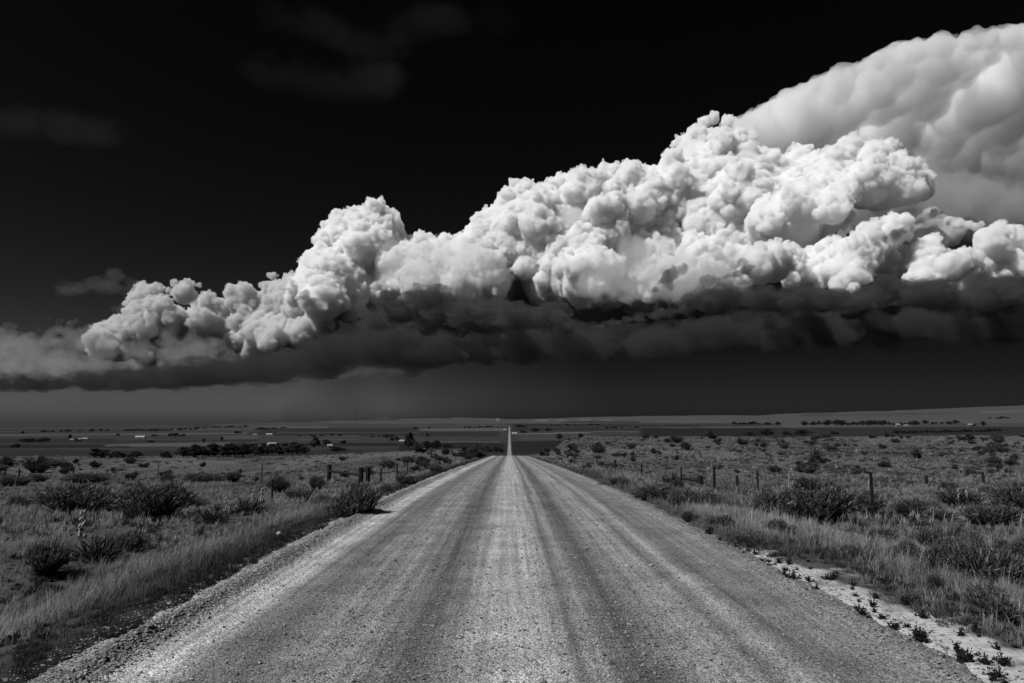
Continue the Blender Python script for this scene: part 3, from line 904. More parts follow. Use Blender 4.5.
# ---- sagebrush and rabbitbrush that can be told apart
for px, row, w_, h_, v_, lab in [
    (90, 511, 60, 29, 0, 'wide dark double sagebrush behind the tall yucca bloom'),
    (160, 519, 56, 37, 4, 'largest round sagebrush standing in the dry left-hand field'),
    (201, 508, 24, 11, 2, 'low sagebrush squeezed between the largest round bush and a spiky yucca'),
    (62, 574, 50, 36, 3, 'upright dark bush in the tall grass nearest the lower left of the photo'),
    (3, 533, 26, 28, 3, 'dark bush cut off by the left edge of the photo'),
    (97, 483, 38, 11, 2, 'long low dark bush beside a thin post in the pale field'),
    (211, 481, 32, 8, 4, 'flat dark bush with a small round bush at its end'),
    (238, 482, 15, 12, 1, 'small round bush at the end of a flat dark bush'),
    (173, 481, 18, 8, 0, 'small dark bush at the foot of a thin lone post'),
    (45, 482, 15, 9, 1, 'little dark bush just beyond two leaning field posts'),
    (22, 486, 24, 11, 2, 'dark bush at the foot of two leaning field posts'),
    (7, 470, 16, 6, 0, 'low dark bush at the far left on the pale slope'),
    (60, 466, 22, 6, 2, 'flat dark bush patch on the pale slope beyond the posts'),
    (284, 492, 22, 17, 0, 'dark bush below a thin wire post left of the leaning stump'),
    (302, 499, 26, 12, 2, 'low rounded bush near the leaning stump'),
    (320, 489, 17, 15, 1, 'dark upright bush above the leaning stump'),
    (354, 522, 48, 38, 3, 'big dark bush with pale blooms in front of the wooden fence brace'),
    (388, 491, 16, 8, 0, 'small bush between the fence brace and the gravel road'),
    (602, 489, 10, 9, 1, 'single round bush right at the far right edge of the road'),
    (617, 485, 20, 10, 2, 'dark bush just behind the single round roadside bush'),
    (652, 500, 38, 18, 0, 'wide dark bush left of the low wooden rail'),
    (670, 508, 16, 20, 3, 'narrow upright bush in front of the wide dark bush by the low rail'),
    (698, 508, 42, 18, 4, 'long rounded bush below the low wooden rail'),
    (684, 494, 14, 7, 2, 'little bush under the low wooden rail'),
    (758, 518, 34, 30, 3, 'shaggy dark bush left of the big pale-topped bush'),
    (806, 521, 68, 36, 4, 'big pale-topped bush beside the tall black fence post'),
    (858, 514, 32, 25, 0, 'dark bush directly behind the tall black fence post'),
    (782, 537, 28, 18, 3, 'grassy low bush below the big pale-topped bush'),
    (800, 489, 15, 9, 1, 'small dark bush by the leaning pale stake'),
    (826, 489, 14, 8, 2, 'second small dark bush a little right of the leaning pale stake'),
    (903, 517, 30, 21, 1, 'round fan-shaped bush right of the tall black fence post'),
    (934, 519, 28, 10, 2, 'low flat bush beside the round fan-shaped bush'),
    (980, 524, 44, 20, 4, 'rounded bush above the bare pale grass patch'),
    (955, 507, 52, 19, 2, 'wide flat bush with two pale stalks'),
    (1015, 511, 40, 32, 0, 'tall bush with white blooms at the right edge of the photo'),
    (888, 561, 26, 22, 3, 'upright bush at the upper end of the bare white dirt strip'),
    (922, 547, 26, 19, 2, 'dark leafy bush above the big clump beside the white dirt strip'),
    (962, 558, 26, 26, 3, 'slim upright bush topped by a single stalk'),
    (934, 574, 50, 38, 0, 'left part of the big bush clump above the white dirt strip'),
    (974, 589, 60, 46, 4, 'largest shaggy bush beside the white dirt strip'),
    (1010, 591, 44, 34, 2, 'dark bush right of the largest shaggy bush'),
    (984, 623, 46, 36, 3, 'grassy thin-stemmed bush nearest the white dirt strip'),
    (716, 527, 24, 14, 1, 'low dark bush close to the right road edge below the long rounded bush'),
    (742, 545, 26, 15, 2, 'scruffy low bush on the right road edge left of the bare dirt strip'),
    (690, 522, 18, 12, 3, 'small upright shoot bush on the right road edge below the low wooden rail'),
    (838, 556, 24, 14, 0, 'dark bush in the grass between the black fence post and the dirt strip'),
    (872, 541, 24, 15, 1, 'bush at the foot of the tall black fence post, road side'),
    (812, 546, 20, 12, 2, 'low leafy bush in the grass left of the dead twigs'),
    (640, 497, 20, 11, 4, 'dark roadside bush left of the wide bush at the low rail'),
    (898, 604, 22, 14, 2, 'small dark bush on the grassy rim of the white dirt strip'),
    (1014, 556, 34, 20, 0, 'dark bush at the right edge of the photo below the white bloom'),
    (330, 507, 24, 13, 2, 'low dark bush between the leaning stump and the big roadside bush'),
    (410, 484, 22, 10, 4, 'low dark bush on the left gravel edge beyond the big roadside bush'),
    (438, 472, 18, 8, 2, 'flat dark bush on the left gravel edge nearer the crest'),
    (140, 549, 34, 18, 2, 'low spreading bush in the grass right of the large spiky yucca'),
    (30, 508, 26, 14, 1, 'dull bush in the tall grass near the left edge of the photo'),
    (128, 505, 22, 12, 4, 'small bush wedged between the two biggest left-hand sagebrushes'),
    (925, 588, 22, 16, 3, 'small grassy tuft bush at the edge of the white dirt strip'),
]:
    ledge(px, row, w_, h_, 'sagebrush', BUSH[v_], lab, 'bush')

# ---- the many small ones
def scatter_bushes(n, poly, wr, group, label, seed, meshes=SMALL, clump=1):
    """n bushes with their feet inside a region given by its upper and lower edge in the photograph"""
    r = np.random.default_rng(seed)
    t, b = np.array(poly[0], float), np.array(poly[1], float)
    k = 0
    while k < n:
        px = r.uniform(t[0, 0], t[-1, 0])
        r0, r1 = np.interp(px, t[:, 0], t[:, 1]), np.interp(px, b[:, 0], b[:, 1])
        row = r0 + (r1 - r0) * r.random() ** 1.15
        if fbm(np.array([px / 40]), np.array([row / 7]), seed, 3)[0] + r.normal(0, .25) < 0: continue
        x, y, z = spot(px, row)
        if y > 320 or abs(x) < 4.1: continue
        W = wr * math.exp(r.normal(0, .38)) / F * y
        k += 1
        o = empty('sagebrush', (x, y, z - .03), r.uniform(0, 6.28))
        o.scale = (W, W * .9, W * r.uniform(.55, .9))
        tag(o, label, 'bush', group)
        for p, me in zip(('stems', 'foliage'), meshes[int(r.integers(0, len(meshes)))]):
            link(p, me, o)
scatter_bushes(158, ([(535, 456), (560, 450), (600, 445), (650, 439), (760, 437), (1023, 437)], [(535, 464), (570, 474), (620, 478), (700, 472), (820, 476), (1023, 478)]), 7.5,
               'sagebrush dotted over the hillside', 'small dark sagebrush, one of many dotting the pale hillside right of the road', 3)
scatter_bushes(22, ([(560, 474), (640, 482), (760, 486), (1023, 486)], [(580, 483), (640, 496), (760, 500), (1023, 508)]), 11,
               'sagebrush along the right fence', 'low dark sagebrush among the dry grass along the wire fence right of the road', 4)
scatter_bushes(54, ([(392, 455), (420, 449), (480, 450), (492, 455)], [(392, 482), (420, 484), (450, 473), (488, 463)]), 8,
               'sagebrush by the crest', 'dark sagebrush crowding the rise left of the road near its crest', 5)
scatter_bushes(24, ([(0, 462), (130, 462), (260, 466), (390, 456)], [(0, 490), (130, 488), (260, 486), (390, 480)]), 10,
               'sagebrush in the left field', 'small dark sagebrush scattered over the pale field left of the road', 6)

forbs('undergrowth', 'low dark undergrowth in drifts over the hillside right of the road', 1, 1500, 438, 492, 535, 1030, 61)
forbs('undergrowth', 'low dark undergrowth in drifts over the rise left of the road', -1, 700, 450, 492, 0, 492, 62)

forbs('roadside_weeds', 'dark low weeds in patches between the dry grass left of the road', -1, 150, 500, 680, 0, 400, 63, 6, 16, 60, 14)
forbs('roadside_weeds', 'dark low weeds in patches between the dry grass right of the road', 1, 170, 500, 650, 640, 1030, 64, 6, 15, 60, 14)

forbs('roadside_weeds', 'mat of low dark weeds on the left verge of the gravel', -1, 420, 545, 690, 0, 330, 65, 4, 12, 40, 60)
forbs('roadside_weeds', 'low weeds and litter between the bare dirt strip and the taller grass', 1, 260, 540, 690, 760, 1040, 66, 4, 10, 40, 60)

# ---- yuccas: a rosette of stiff pointed leaves, some with a flower stalk
def yucca_meshes(seed, n=170):
    r = np.random.default_rng(seed)
    a = r.uniform(0, 2 * math.pi, n)
    e = np.arcsin(r.uniform(.10, .98, n))
    d = np.stack([np.cos(a) * np.cos(e), np.sin(a) * np.cos(e), np.sin(e)], 1)
    c = np.stack([r.choice([-.14, .12, .02], n), r.choice([-.08, .10], n), np.zeros(n)], 1)
    L = r.uniform(.38, .60, n)[:, None]
    p0 = c + d * .03
    p2 = c + d * L + np.array([0, 0, -.05]) * (1 - d[:, 2:])
    p1 = c + d * L * .5 + np.array([0, 0, .02])
    v, f = strip(p0, p1, p2, np.full(n, .022), r)
    return tri_mesh('leaves', v, f, np.repeat(r.uniform(.02, .06, n), 5), LEAF)
BLOOM = simple('pale blossom', .30, .8, .2, 30)
def stalk_meshes(seed, h=.62, n=22):
    r = np.random.default_rng(seed)
    V_, F_ = [], []
    k = 6
    for j, t in enumerate((0, .5, 1)):
        for i in range(k):
            an = i / k * 2 * math.pi
            V_.append((math.cos(an) * .010 * (1.2 - t * .7) + .04 * t * t, math.sin(an) * .010 * (1.2 - t * .7), h * t))
    for j in range(2):
        for i in range(k):
            F_.append((j * k + i, j * k + (i + 1) % k, (j + 1) * k + (i + 1) % k, (j + 1) * k + i))
    st_ = quad_mesh('stalk', np.array(V_), np.array(F_), STALK)
    oc = np.array([(1, 0, 0), (0, 1, 0), (-1, 0, 0), (0, -1, 0), (0, 0, .7), (0, 0, -1.3)], float)
    of = np.array([(0, 1, 4), (1, 2, 4), (2, 3, 4), (3, 0, 4), (1, 0, 5), (2, 1, 5), (3, 2, 5), (0, 3, 5)])
    t = r.uniform(.5, 1.0, n)
    a = r.uniform(0, 2 * math.pi, n)
    c = np.stack([.04 * t * t + np.cos(a) * .045, np.sin(a) * .045, h * t - .01], 1)
    v = (c[:, None] + oc[None] * r.uniform(.020, .034, n)[:, None, None]).reshape(-1, 3)
    f = (of[None] + 6 * np.arange(n)[:, None, None]).reshape(-1, 3)
    return st_, quad_mesh('blossom', v, f, BLOOM, True)
STALK = simple('flower stalk', .16, .9, .2, 20)
YUC = [yucca_meshes(s) for s in (21, 22, 23)]
STK = [stalk_meshes(s) for s in (31, 32, 33)]
def yucca(px, row, w_, h_, v_, lab, blooms=()):
    x, y, z = spot(px, row)
    W, H = w_ / F * y, h_ / F * y
    o = empty('yucca', (x, y, z - .02), rb.uniform(0, 6.28))
    o.scale = (W, W, H * 1.7)
    tag(o, lab, 'yucca')
    link('leaves', YUC[v_], o)
    bx, by = x, y
    for i, (bpx, btop) in enumerate(blooms):                      # height of the stalk from where its tip shows
        top = at(bpx, btop, y)
        hb = (top[2] - z) / .62
        s = link('flower_stalk', STK[i % 3][0], o)
        dx = top[0] - x
        ang = -o.rotation_euler.z
        s.location = (dx * math.cos(ang) / W, dx * math.sin(ang) / W, 0)
        s.scale = (.55 * hb / W * 1.2, .55 * hb / W * 1.2, hb / (H * 1.7))
        link('blossom', STK[i % 3][1], s)
    return o
for a in [
    (108, 561, 54, 40, 0, 'large spiky yucca with a pale bloom on a tall stalk in the left grass', [(85, 508)]),
    (221, 523, 40, 22, 1, 'spiky yucca with a short pale bloom right of the largest round bush', [(226, 496)]),
    (256, 513, 40, 22, 2, 'spiky yucca with two pale blooms next to a thin wire post', [(262, 487), (253, 489)]),
    (311, 513, 36, 12, 1, 'low spiky yucca in front of the leaning stump', []),
    (360, 520, 34, 22, 0, 'yucca with pale blooms growing in the big dark bush by the fence brace', [(359, 491), (366, 493), (374, 500)]),
    (963, 508, 24, 12, 2, 'yucca with two thin pale stalks in the wide flat bush', [(959, 487), (967, 486)]),
    (1018, 510, 26, 20, 1, 'yucca with a white bloom in the tall bush at the right edge of the photo', [(1018, 486)]),
    (905, 516, 22, 16, 0, 'yucca fanning out right of the tall black fence post', [(903, 495)]),
]: yucca(*a)

# ---- small weeds sprouting in the bare dirt and along the right edge of the road
WEED = []
for s in range(5):
    r = np.random.default_rng(100 + s)
    n = 26
    base = np.zeros((n, 3)) + r.normal(0, .06, (n, 3)) * np.array([1, 1, 0])
    d = r.normal(size=(n, 3)); d[:, 2] = np.abs(d[:, 2]) + .5
    d /= np.linalg.norm(d, axis=1, keepdims=True)
    L = r.uniform(.35, 1.0, n)[:, None]
    v, f = strip(base, base + d * L * .55, base + d * L + np.array([0, 0, -.1]), np.full(n, .10), r)
    v2, f2 = [], []
    off = len(v)
    VV_, FF_ = [v], [f]
    for j in range(5):
        t = r.uniform(.3, 1, n)[:, None]
        p = base + d * L * t
        e = r.normal(size=(n, 3))
        e /= np.linalg.norm(e, axis=1, keepdims=True)
        v_, f_ = strip(p, p + e * .11, p + e * .22, np.full(n, .12), r)
        VV_.append(v_); FF_.append(f_ + off); off += len(v_)
    v, f = np.concatenate(VV_), np.concatenate(FF_)
    WEED.append(tri_mesh('weed', v, f, np.full(len(v), .028), LEAF))
r = np.random.default_rng(55)
for i in range(95):
    if i < 55:                                                     # along the loose lip at the edge of the gravel
        y = 4.6 + r.random() * 7.5
        x = 3.38 + r.normal(0, .07)
        s_ = r.uniform(.04, .11)
    else:
        y = 4.8 + r.random() * 5
        x = r.uniform(3.5, 4.5 - np.clip(y - 5, 0, 9) * .08)
        s_ = r.uniform(.025, .09)
    o = link('weed', WEED[int(r.integers(0, 5))])
    zz = float(ground_z(np.array([x]), np.array([y]))[0])
    o.location = (x, y, zz + (.10 if abs(x) < 3.3 else .0))
    o.rotation_euler = (0, 0, r.uniform(0, 6.28))
    o.scale = (s_, s_, s_ * r.uniform(.7, 1.5))
    if i < 55: tag(o, 'small dark weed on the gravel lip beside the bare white dirt strip', 'weed', 'weeds along the gravel lip')
    else: tag(o, 'tiny dark weed sprouting out of the bare white dirt strip', 'weed', 'weeds in the bare dirt')

# ---- a pale stone in the roadside grass, dead twigs, a leaning stump
def blob(name, sx, sy, sz, m, seed, n=10):
    r = np.random.default_rng(seed)
    V_, F_ = [], []
    k = 9
    for j in range(k + 1):
        th = math.pi * j / k
        for i in range(n):
            ph = 2 * math.pi * i / n
            V_.append((math.sin(th) * math.cos(ph), math.sin(th) * math.sin(ph), math.cos(th)))
    V_ = np.array(V_)
    V_ = V_ * (1 + .16 * fbm(V_[:, 0] * 2 + V_[:, 2] + 9, V_[:, 1] * 2 - V_[:, 2] + 4, seed, 3))[:, None] * np.array([sx, sy, sz])
    for j in range(k):
        for i in range(n):
            F_.append((j * n + i, (j + 1) * n + i, (j + 1) * n + (i + 1) % n, j * n + (i + 1) % n))
    return quad_mesh(name, V_, np.array(F_), m)
ROCK = simple('pale rock', .32, .9, .25, 30)
x, y, z = spot(285, 542)
o = link('stone', blob('stone', .040, .034, .032, ROCK, 3)); o.location = (x, y, z + .13)
tag(o, 'single whitish stone in the dark roadside grass left of the road', 'stone')
def tube(pts, rads, k=7):
    pts = [np.array(p, float) for p in pts]
    V_, F_ = [], []
    for j, p in enumerate(pts):
        d = pts[min(j + 1, len(pts) - 1)] - pts[max(j - 1, 0)]
        d /= np.linalg.norm(d)
        u = np.cross(d, (.3, 1, .2)); u /= np.linalg.norm(u)
        w_ = np.cross(d, u)
        for i in range(k):
            an = 2 * math.pi * i / k
            V_.append(p + (u * math.cos(an) + w_ * math.sin(an)) * rads[j])
    for j in range(len(pts) - 1):
        for i in range(k):
            F_.append((j * k + i, j * k + (i + 1) % k, (j + 1) * k + (i + 1) % k, (j + 1) * k + i))
    n0 = len(V_)
    V_ += [pts[0], pts[-1]]
    e = (len(pts) - 1) * k
    T_ = [(n0, (i + 1) % k, i, i) for i in range(k)] + [(n0 + 1, e + i, e + (i + 1) % k, e + (i + 1) % k) for i in range(k)]
    return V_, F_, [t[:3] for t in T_]
def tube_mesh(name, tubes, m):
    """tubes: list of (points, radii)"""
    V_, F_, off = [], [], 0
    for p, r_ in tubes:
        v, f, t = tube(p, r_)
        V_ += [tuple(q) for q in v]
        F_ += [tuple(i + off for i in q) for q in f] + [tuple(i + off for i in q) for q in t]
        off += len(v)
    me = bpy.data.meshes.new(name)
    me.from_pydata(V_, [], F_)
    me.update()
    me.materials.append(m)
    return me
DEAD = simple('bleached dead wood', .30, .9, .3, 12)
r = np.random.default_rng(8)
x, y, z = spot(850, 548)
tw = []
for i in range(16):
    p = np.array([r.normal(0, .16), r.normal(0, .12), .02])
    d = np.array([r.normal(.2, .6), r.normal(0, .4), abs(r.normal(.35, .3))])
    L = r.uniform(.2, .5)
    tw.append(([p, p + d * L * .5 + r.normal(0, .03, 3), p + d * L + r.normal(0, .05, 3)], [.008, .006, .003]))
o = link('dead_branch', tube_mesh('dead_branch', tw, DEAD)); o.location = (x, y, z)
tag(o, 'bleached tangle of dead twigs in the grass below the tall black fence post', 'branch')
OLDWOOD = simple('dark weathered wood', .035, .9, .4, 14)
x, y, z = spot(309, 502)
sc_ = y / F
o = link('stump', tube_mesh('stump', [([(0, 0, -.05), (4 * sc_, 0, 7 * sc_), (8 * sc_, .02, 13 * sc_)], [1.6 * sc_, 1.3 * sc_, .9 * sc_])], OLDWOOD)); o.location = (x, y, z)
tag(o, 'short dark stump leaning to the right beside a low yucca', 'stump')
# ================================================================== FENCES
POSTM = simple('dark steel post', .012, .7, .4, 10)
WOODM = simple('weathered fence timber', .014, .9, .45, 12)
PALEW = simple('bleached fence stake', .20, .9, .3, 12)
WIREM = simple('fence wire', .06, .6, .2, 5)

def post_mesh(h, w_, m, lean=0.0, round_=True):
    k = 8 if round_ else 4
    return tube_mesh('post', [([(0, 0, -.25), (lean * h * .5, 0, h * .5), (lean * h, 0, h)], [w_ / 2, w_ / 2, w_ / 2 * .92])], m)

def steel_post_mesh(h):
    """a studded T-section steel post with its anchor plate in the ground"""
    V_, F_ = [], []
    def bx(x0, x1, y0, y1, z0, z1):
        o = len(V_)
        V_.extend([(x0, y0, z0), (x1, y0, z0), (x1, y1, z0), (x0, y1, z0), (x0, y0, z1), (x1, y0, z1), (x1, y1, z1), (x0, y1, z1)])
        F_.extend([tuple(o + i for i in q) for q in ((0, 3, 2, 1), (4, 5, 6, 7), (0, 1, 5, 4), (1, 2, 6, 5), (2, 3, 7, 6), (3, 0, 4, 7))])
    bx(-.042, .042, -.010, .0, -.25, h)
    bx(-.007, .007, .002, .045, -.25, h - .01)
    z = .12
    while z < h - .04:
        bx(-.012, .012, -.022, -.0102, z, z + .02)
        z += .075
    bx(-.06, .06, -.016, -.0104, -.2, -.02)
    me = bpy.data.meshes.new('post')
    me.from_pydata(V_, [], F_)
    me.materials.append(POSTM)
    return me

def fence(label, posts, wires=(.35, .65, .95, 1.2), rail=None, sag=.03):
    """posts: (px, foot row, top row, kind) in order along the wire"""
    P = []
    for px, row, top, kind in posts:
        x, y, z = spot(px, row)
        P.append((x, y, z, max(.5, (row - top) / F * y), kind))
    x0, y0, z0 = P[0][:3]
    o = empty('wire_fence', (x0, y0, z0))
    tag(o, label, 'fence')
    for x, y, z, h, kind in P:
        me = steel_post_mesh(h) if kind == 't' else post_mesh(h, {'w': .16, 'W': .30, 'p': .10}[kind], PALEW if kind == 'p' else WOODM, lean=.10 if kind == 'p' else rb.uniform(-.03, .03))
        p = link('post', me, o)
        p.location = (x - x0, y - y0, z - z0)
        p.rotation_euler = (0, 0, rb.uniform(-.3, .3))
        if kind == 'p': p['label'] = 'leaning bleached stake'
    for hw in wires:
        tub = []
        for a, b in zip(P[:-1], P[1:]):
            A = np.array([a[0] - x0, a[1] - y0, a[2] - z0 + min(hw, a[3] - .05)])
            B = np.array([b[0] - x0, b[1] - y0, b[2] - z0 + min(hw, b[3] - .05)])
            M_ = (A + B) / 2 - np.array([0, 0, sag])
            tub.append(([A, M_, B], [.0035] * 3))
        link('wire', tube_mesh('wire', tub, WIREM), o)
    if rail:
        for i, j, hr in rail:
            A = np.array([P[i][0] - x0, P[i][1] - y0, P[i][2] - z0 + hr * P[i][3]])
            B = np.array([P[j][0] - x0, P[j][1] - y0, P[j][2] - z0 + hr * P[j][3]])
            r_ = link('brace_rail', tube_mesh('brace_rail', [([A, (A + B) / 2, B], [.085] * 3)], WOODM), o)
    return o

fence('wire fence of dark steel posts running through the brush right of the road',
      [(866, 521, 474, 't'), (784, 492, 472, 'p'), (754, 492, 471, 't'), (734, 488, 476, 'w'), (711, 490, 467, 'w'),
       (698, 486, 476, 'W'), (679, 486, 468, 't'), (671, 482, 474, 'w'), (640, 478, 464, 't'), (614, 472, 460, 't'), (596, 467, 457, 't')],
      rail=[(5, 7, .5)])
fence('wire fence with a wooden rail brace left of the road',
      [(277, 502, 480, 't'), (332, 481, 465, 'W'), (363, 488, 468, 'W'), (370, 482, 468, 'W'), (383, 486, 469, 't'), (399, 479, 464, 't'), (409, 474, 461, 't'), (420, 470, 459, 't'), (436, 464, 454, 't')],
      rail=[(1, 2, .62)])
fence('thin cross fence of spaced posts over the pale left field',
      [(14, 478, 467, 'w'), (28, 479, 469, 'w'), (81, 477, 468, 'w'), (164, 480, 466, 't'), (266, 483, 464, 't')], wires=(.5, .9))
fence('short row of small posts in the field beyond the right-hand wire fence',
      [(863, 490, 479, 'p'), (921, 485, 476, 'w'), (977, 484, 473, 'w'), (1040, 482, 472, 'w')], wires=(.5, .9))

# ================================================================== TREES
BARK = simple('tree bark', .05, .95, .4, 4)
TLEAF = tone_mat('tree leaves', 1.0, .25)
def tree_meshes(seed, tall=1.0, clumps=26, per=46):
    """unit tree, 1 high: tapered trunk with limbs, crown of leaf sprays in uneven clumps"""
    r = np.random.default_rng(seed)
    limbs = [([(0, 0, -.03), (r.normal(0, .01), r.normal(0, .01), .2), (r.normal(0, .03), r.normal(0, .03), .62)], [.035, .026, .010])]
    cc = []
    for i in range(clumps):
        t = r.uniform(.22, .95)
        wd = (.34 if tall < 1.2 else .22) * math.sin(math.pi * min(1, (t - .08) / .92) ** .75) ** .7
        a = r.uniform(0, 6.28)
        q = wd * math.sqrt(r.random())
        cc.append((q * math.cos(a), q * math.sin(a), t * .93, r.uniform(.07, .13)))
        if i % 3 == 0:
            limbs.append(([(0, 0, .12 + t * .35), (cc[-1][0] * .5, cc[-1][1] * .5, .1 + t * .6), cc[-1][:3]], [.016, .010, .004]))
    V_, F_, T_ = [], [], []
    off = 0
    for c in cc:
        d = r.normal(size=(per, 3))
        d /= np.linalg.norm(d, axis=1, keepdims=True)
        p = np.array(c[:3]) + d * c[3] * r.random((per, 1)) ** .4
        e = r.normal(size=(per, 3))
        e /= np.linalg.norm(e, axis=1, keepdims=True)
        L = r.uniform(.03, .055, per)[:, None]
        v, f = strip(p - e * L, p, p + e * L, r.uniform(.03, .05, per), r)
        V_.append(v); F_.append(f + off); off += len(v)
        T_.append(np.full(len(v), r.uniform(.022, .05)))
    return tube_mesh('trunk', limbs, BARK), tri_mesh('crown', np.concatenate(V_), np.concatenate(F_), np.concatenate(T_), TLEAF)
TREES = [tree_meshes(201), tree_meshes(202), tree_meshes(203), tree_meshes(204, 1.4), tree_meshes(205, 1.0, 34)]
def tree(px, row, w_, h_, v_, label, group=None, dy=0, push=1.0):
    x, y, z = spot(px, row)
    x, y = x * push, y * push
    z = float(ground_z(np.array([x]), np.array([y]))[0])
    W, H = w_ / F * y, h_ / F * y
    o = empty('tree', (x, y, z), rb.uniform(0, 6.28))
    o.scale = (W / .72, W / .72, H)
    tag(o, label, 'tree', group)
    link('trunk', TREES[v_][0], o)
    link('crown', TREES[v_][1], o)
    return o
for px, row, w_, h_, v_, lab in [
    (412, 449, 13, 17, 1, 'tallest dark tree standing beyond the left rise next to a low white shed'),
    (428, 449.5, 12, 9, 4, 'rounded tree just right of the tallest dark tree'),
    (437, 449.5, 12, 10, 0, 'broad tree second to the right of the tallest dark tree'),
    (448, 449, 10, 6, 2, 'low tree at the right end of the dark group with the tallest tree'),
    (419, 449.5, 10, 8, 2, 'low tree at the foot of the tallest dark tree'),
    (398, 441, 7, 5, 0, 'small tree left of the low white shed'),
    (393, 441, 6, 4, 2, 'lowest tree left of the low white shed'),
    (388, 439, 4, 5, 3, 'narrow little tree farther left of the low white shed'),
    (428, 437, 4, 4, 0, 'single dark tree in the field above the tallest tree group'),
    (416, 429.2, 5, 2.5, 2, 'left one of two trees on a far field edge left of the far road'),
    (430, 428.8, 4, 2.2, 2, 'right one of two trees on a far field edge left of the far road'),
    (316, 448, 12, 12, 1, 'round tall tree at the right end of the farm tree belt'),
    (328, 445, 10, 6, 0, 'low tree beside the small white shed right of the farm'),
    (345, 444, 7, 4, 2, 'small tree right of the small white shed'),
    (339, 451.5, 22, 5, 2, 'flat thicket tree below the small white shed'),
    (207, 443, 4, 5, 3, 'single small tree left of two on a pale field in the left valley'),
    (225, 441, 4, 4.5, 3, 'single small tree right of two on a pale field in the left valley'),
    (240, 433.8, 8, 3.2, 2, 'pair of far crowns on the dark field right of the long hedge'),
    (75, 440, 4, 6, 3, 'narrow pointed tree beside the long white farm roofs'),
    (83, 441.5, 6, 3, 2, 'low tree in front of the long white farm roofs'),
    (122, 436.2, 4, 3, 0, 'small squarish tree above the left valley fields'),
    (28, 434, 4, 3, 0, 'little tree at the left on the far field edge'),
    (22, 448, 10, 4.5, 2, 'flat dark tree at the left in the dark valley field'),
    (3, 452, 6, 4, 2, 'dark tree at the left edge of the photo in the valley'),
    (155, 442.5, 9, 2.4, 2, 'low tree group right of the round white barn roof'),
    (158, 436.5, 7, 2.4, 2, 'flat dark clump just behind the round white barn'),
    (559, 439.5, 8, 6, 4, 'left dark tree of two alone in the field right of the far road'),
    (580, 438, 6, 5, 4, 'right dark tree of two alone in the field right of the far road'),
    (520, 427.4, 12, 3, 2, 'dark tree clump on the far field just right of the far road'),
    (523, 433.2, 8, 3, 2, 'leftmost tree of a row along the pale farm track right of the far road'),
    (535, 431.8, 10, 4, 4, 'middle tree of the row along the pale farm track'),
    (548, 431.2, 8, 3, 2, 'rightmost tree of the row along the pale farm track'),
    (645, 439, 8, 5, 0, 'dark tree at the top of the right hillside'),
    (655, 439, 6, 4, 2, 'second dark tree at the top of the right hillside'),
    (765, 435.5, 16, 7, 4, 'largest rounded dark tree above the right hillside crest'),
    (748, 436, 10, 4.5, 2, 'low dark tree left of the largest one above the hillside crest'),
    (800, 435.4, 18, 6, 4, 'wide dark tree right of the largest one above the hillside crest'),
    (785, 435.6, 10, 4.5, 2, 'low tree between the two biggest trees above the hillside crest'),
    (832, 435, 9, 4, 2, 'small tree pair above the hillside crest'),
    (981, 426.5, 6, 6, 3, 'pointed tree beside the far white shed at the far right'),
    (972, 426.5, 4, 3, 0, 'little tree left of the pointed one at the far right'),
]: tree(px, row, w_, h_, v_, lab)
rt = np.random.default_rng(12)
def belt(x0, x1, r0, r1, n, w_, h_, label, group, vs_=(0, 2, 4)):
    for i in range(n):
        t = (i + rt.uniform(.1, .9)) / n
        s = rt.uniform(.5, 1.15)
        tree(x0 + (x1 - x0) * t, r0 + (r1 - r0) * t + rt.uniform(-.3, .3), w_ * s * rt.uniform(1, 1.7), h_ * s, int(rt.choice(vs_)), label, group)
belt(100, 143, 458, 458, 7, 11, 9, 'bushy dark tree in the clump at the near side of the left valley', 'clump in the left valley')
belt(166, 176, 458, 458, 3, 7, 6, 'small dark tree in the gap before the creek trees in the left valley', 'gap trees in the left valley')
belt(184, 248, 457.5, 456.5, 13, 11, 12.5, 'dark tree in the thick row of creek trees across the left valley', 'creek trees in the left valley')
belt(250, 312, 456, 454, 13, 11, 11.5, 'dark tree in the belt around the white roofed farm', 'farm tree belt')
belt(262, 310, 447, 447, 6, 6, 6, 'tree just behind the white roofed farm', 'trees behind the farm')
belt(28, 51, 442.6, 442.4, 5, 7, 4.6, 'dark tree in the short thick belt left of the white farm roofs', 'short belt in the left valley')
belt(44, 112, 432.2, 431.2, 12, 4, 2.4, 'tiny tree in the broken line along the far left field edge', 'far left tree line')
belt(128, 172, 431, 431, 10, 5, 2.2, 'tiny tree in the dark far hedge left of the valley', 'far left hedge')
belt(174, 200, 430.5, 429.8, 6, 4, 2.6, 'tiny tree in the gapped far hedge', 'far gapped hedge')
belt(171, 188, 436.4, 436, 6, 4.5, 3.6, 'dark tree in the short hedge right of the round white barn', 'short hedge by the barn')
belt(258, 290, 430, 428.2, 7, 5, 2.4, 'tiny dark tree along the far ridge left of centre', 'far ridge trees')
belt(462, 506, 427.8, 427.6, 9, 4, 1.8, 'tiny tree in the far line left of the distant road', 'far centre line')
belt(462, 505, 453, 453, 7, 7, 6, 'dark tree in the hollow just beyond the road crest', 'hollow behind the crest')
belt(730, 782, 424.8, 424.8, 10, 5, 3.4, 'dark tree in the left part of the long far shelterbelt', 'left far shelterbelt')
belt(802, 876, 425.6, 425.6, 16, 6.5, 5.6, 'dark tree in the long far shelterbelt right of the road', 'long far shelterbelt')
belt(876, 914, 425.4, 425.2, 8, 6.5, 5, 'dark tree around the far white sheds', 'trees around far sheds')
belt(922, 958, 424.6, 424.2, 7, 5, 4, 'dark tree in the short far belt toward the right edge', 'short far belt')
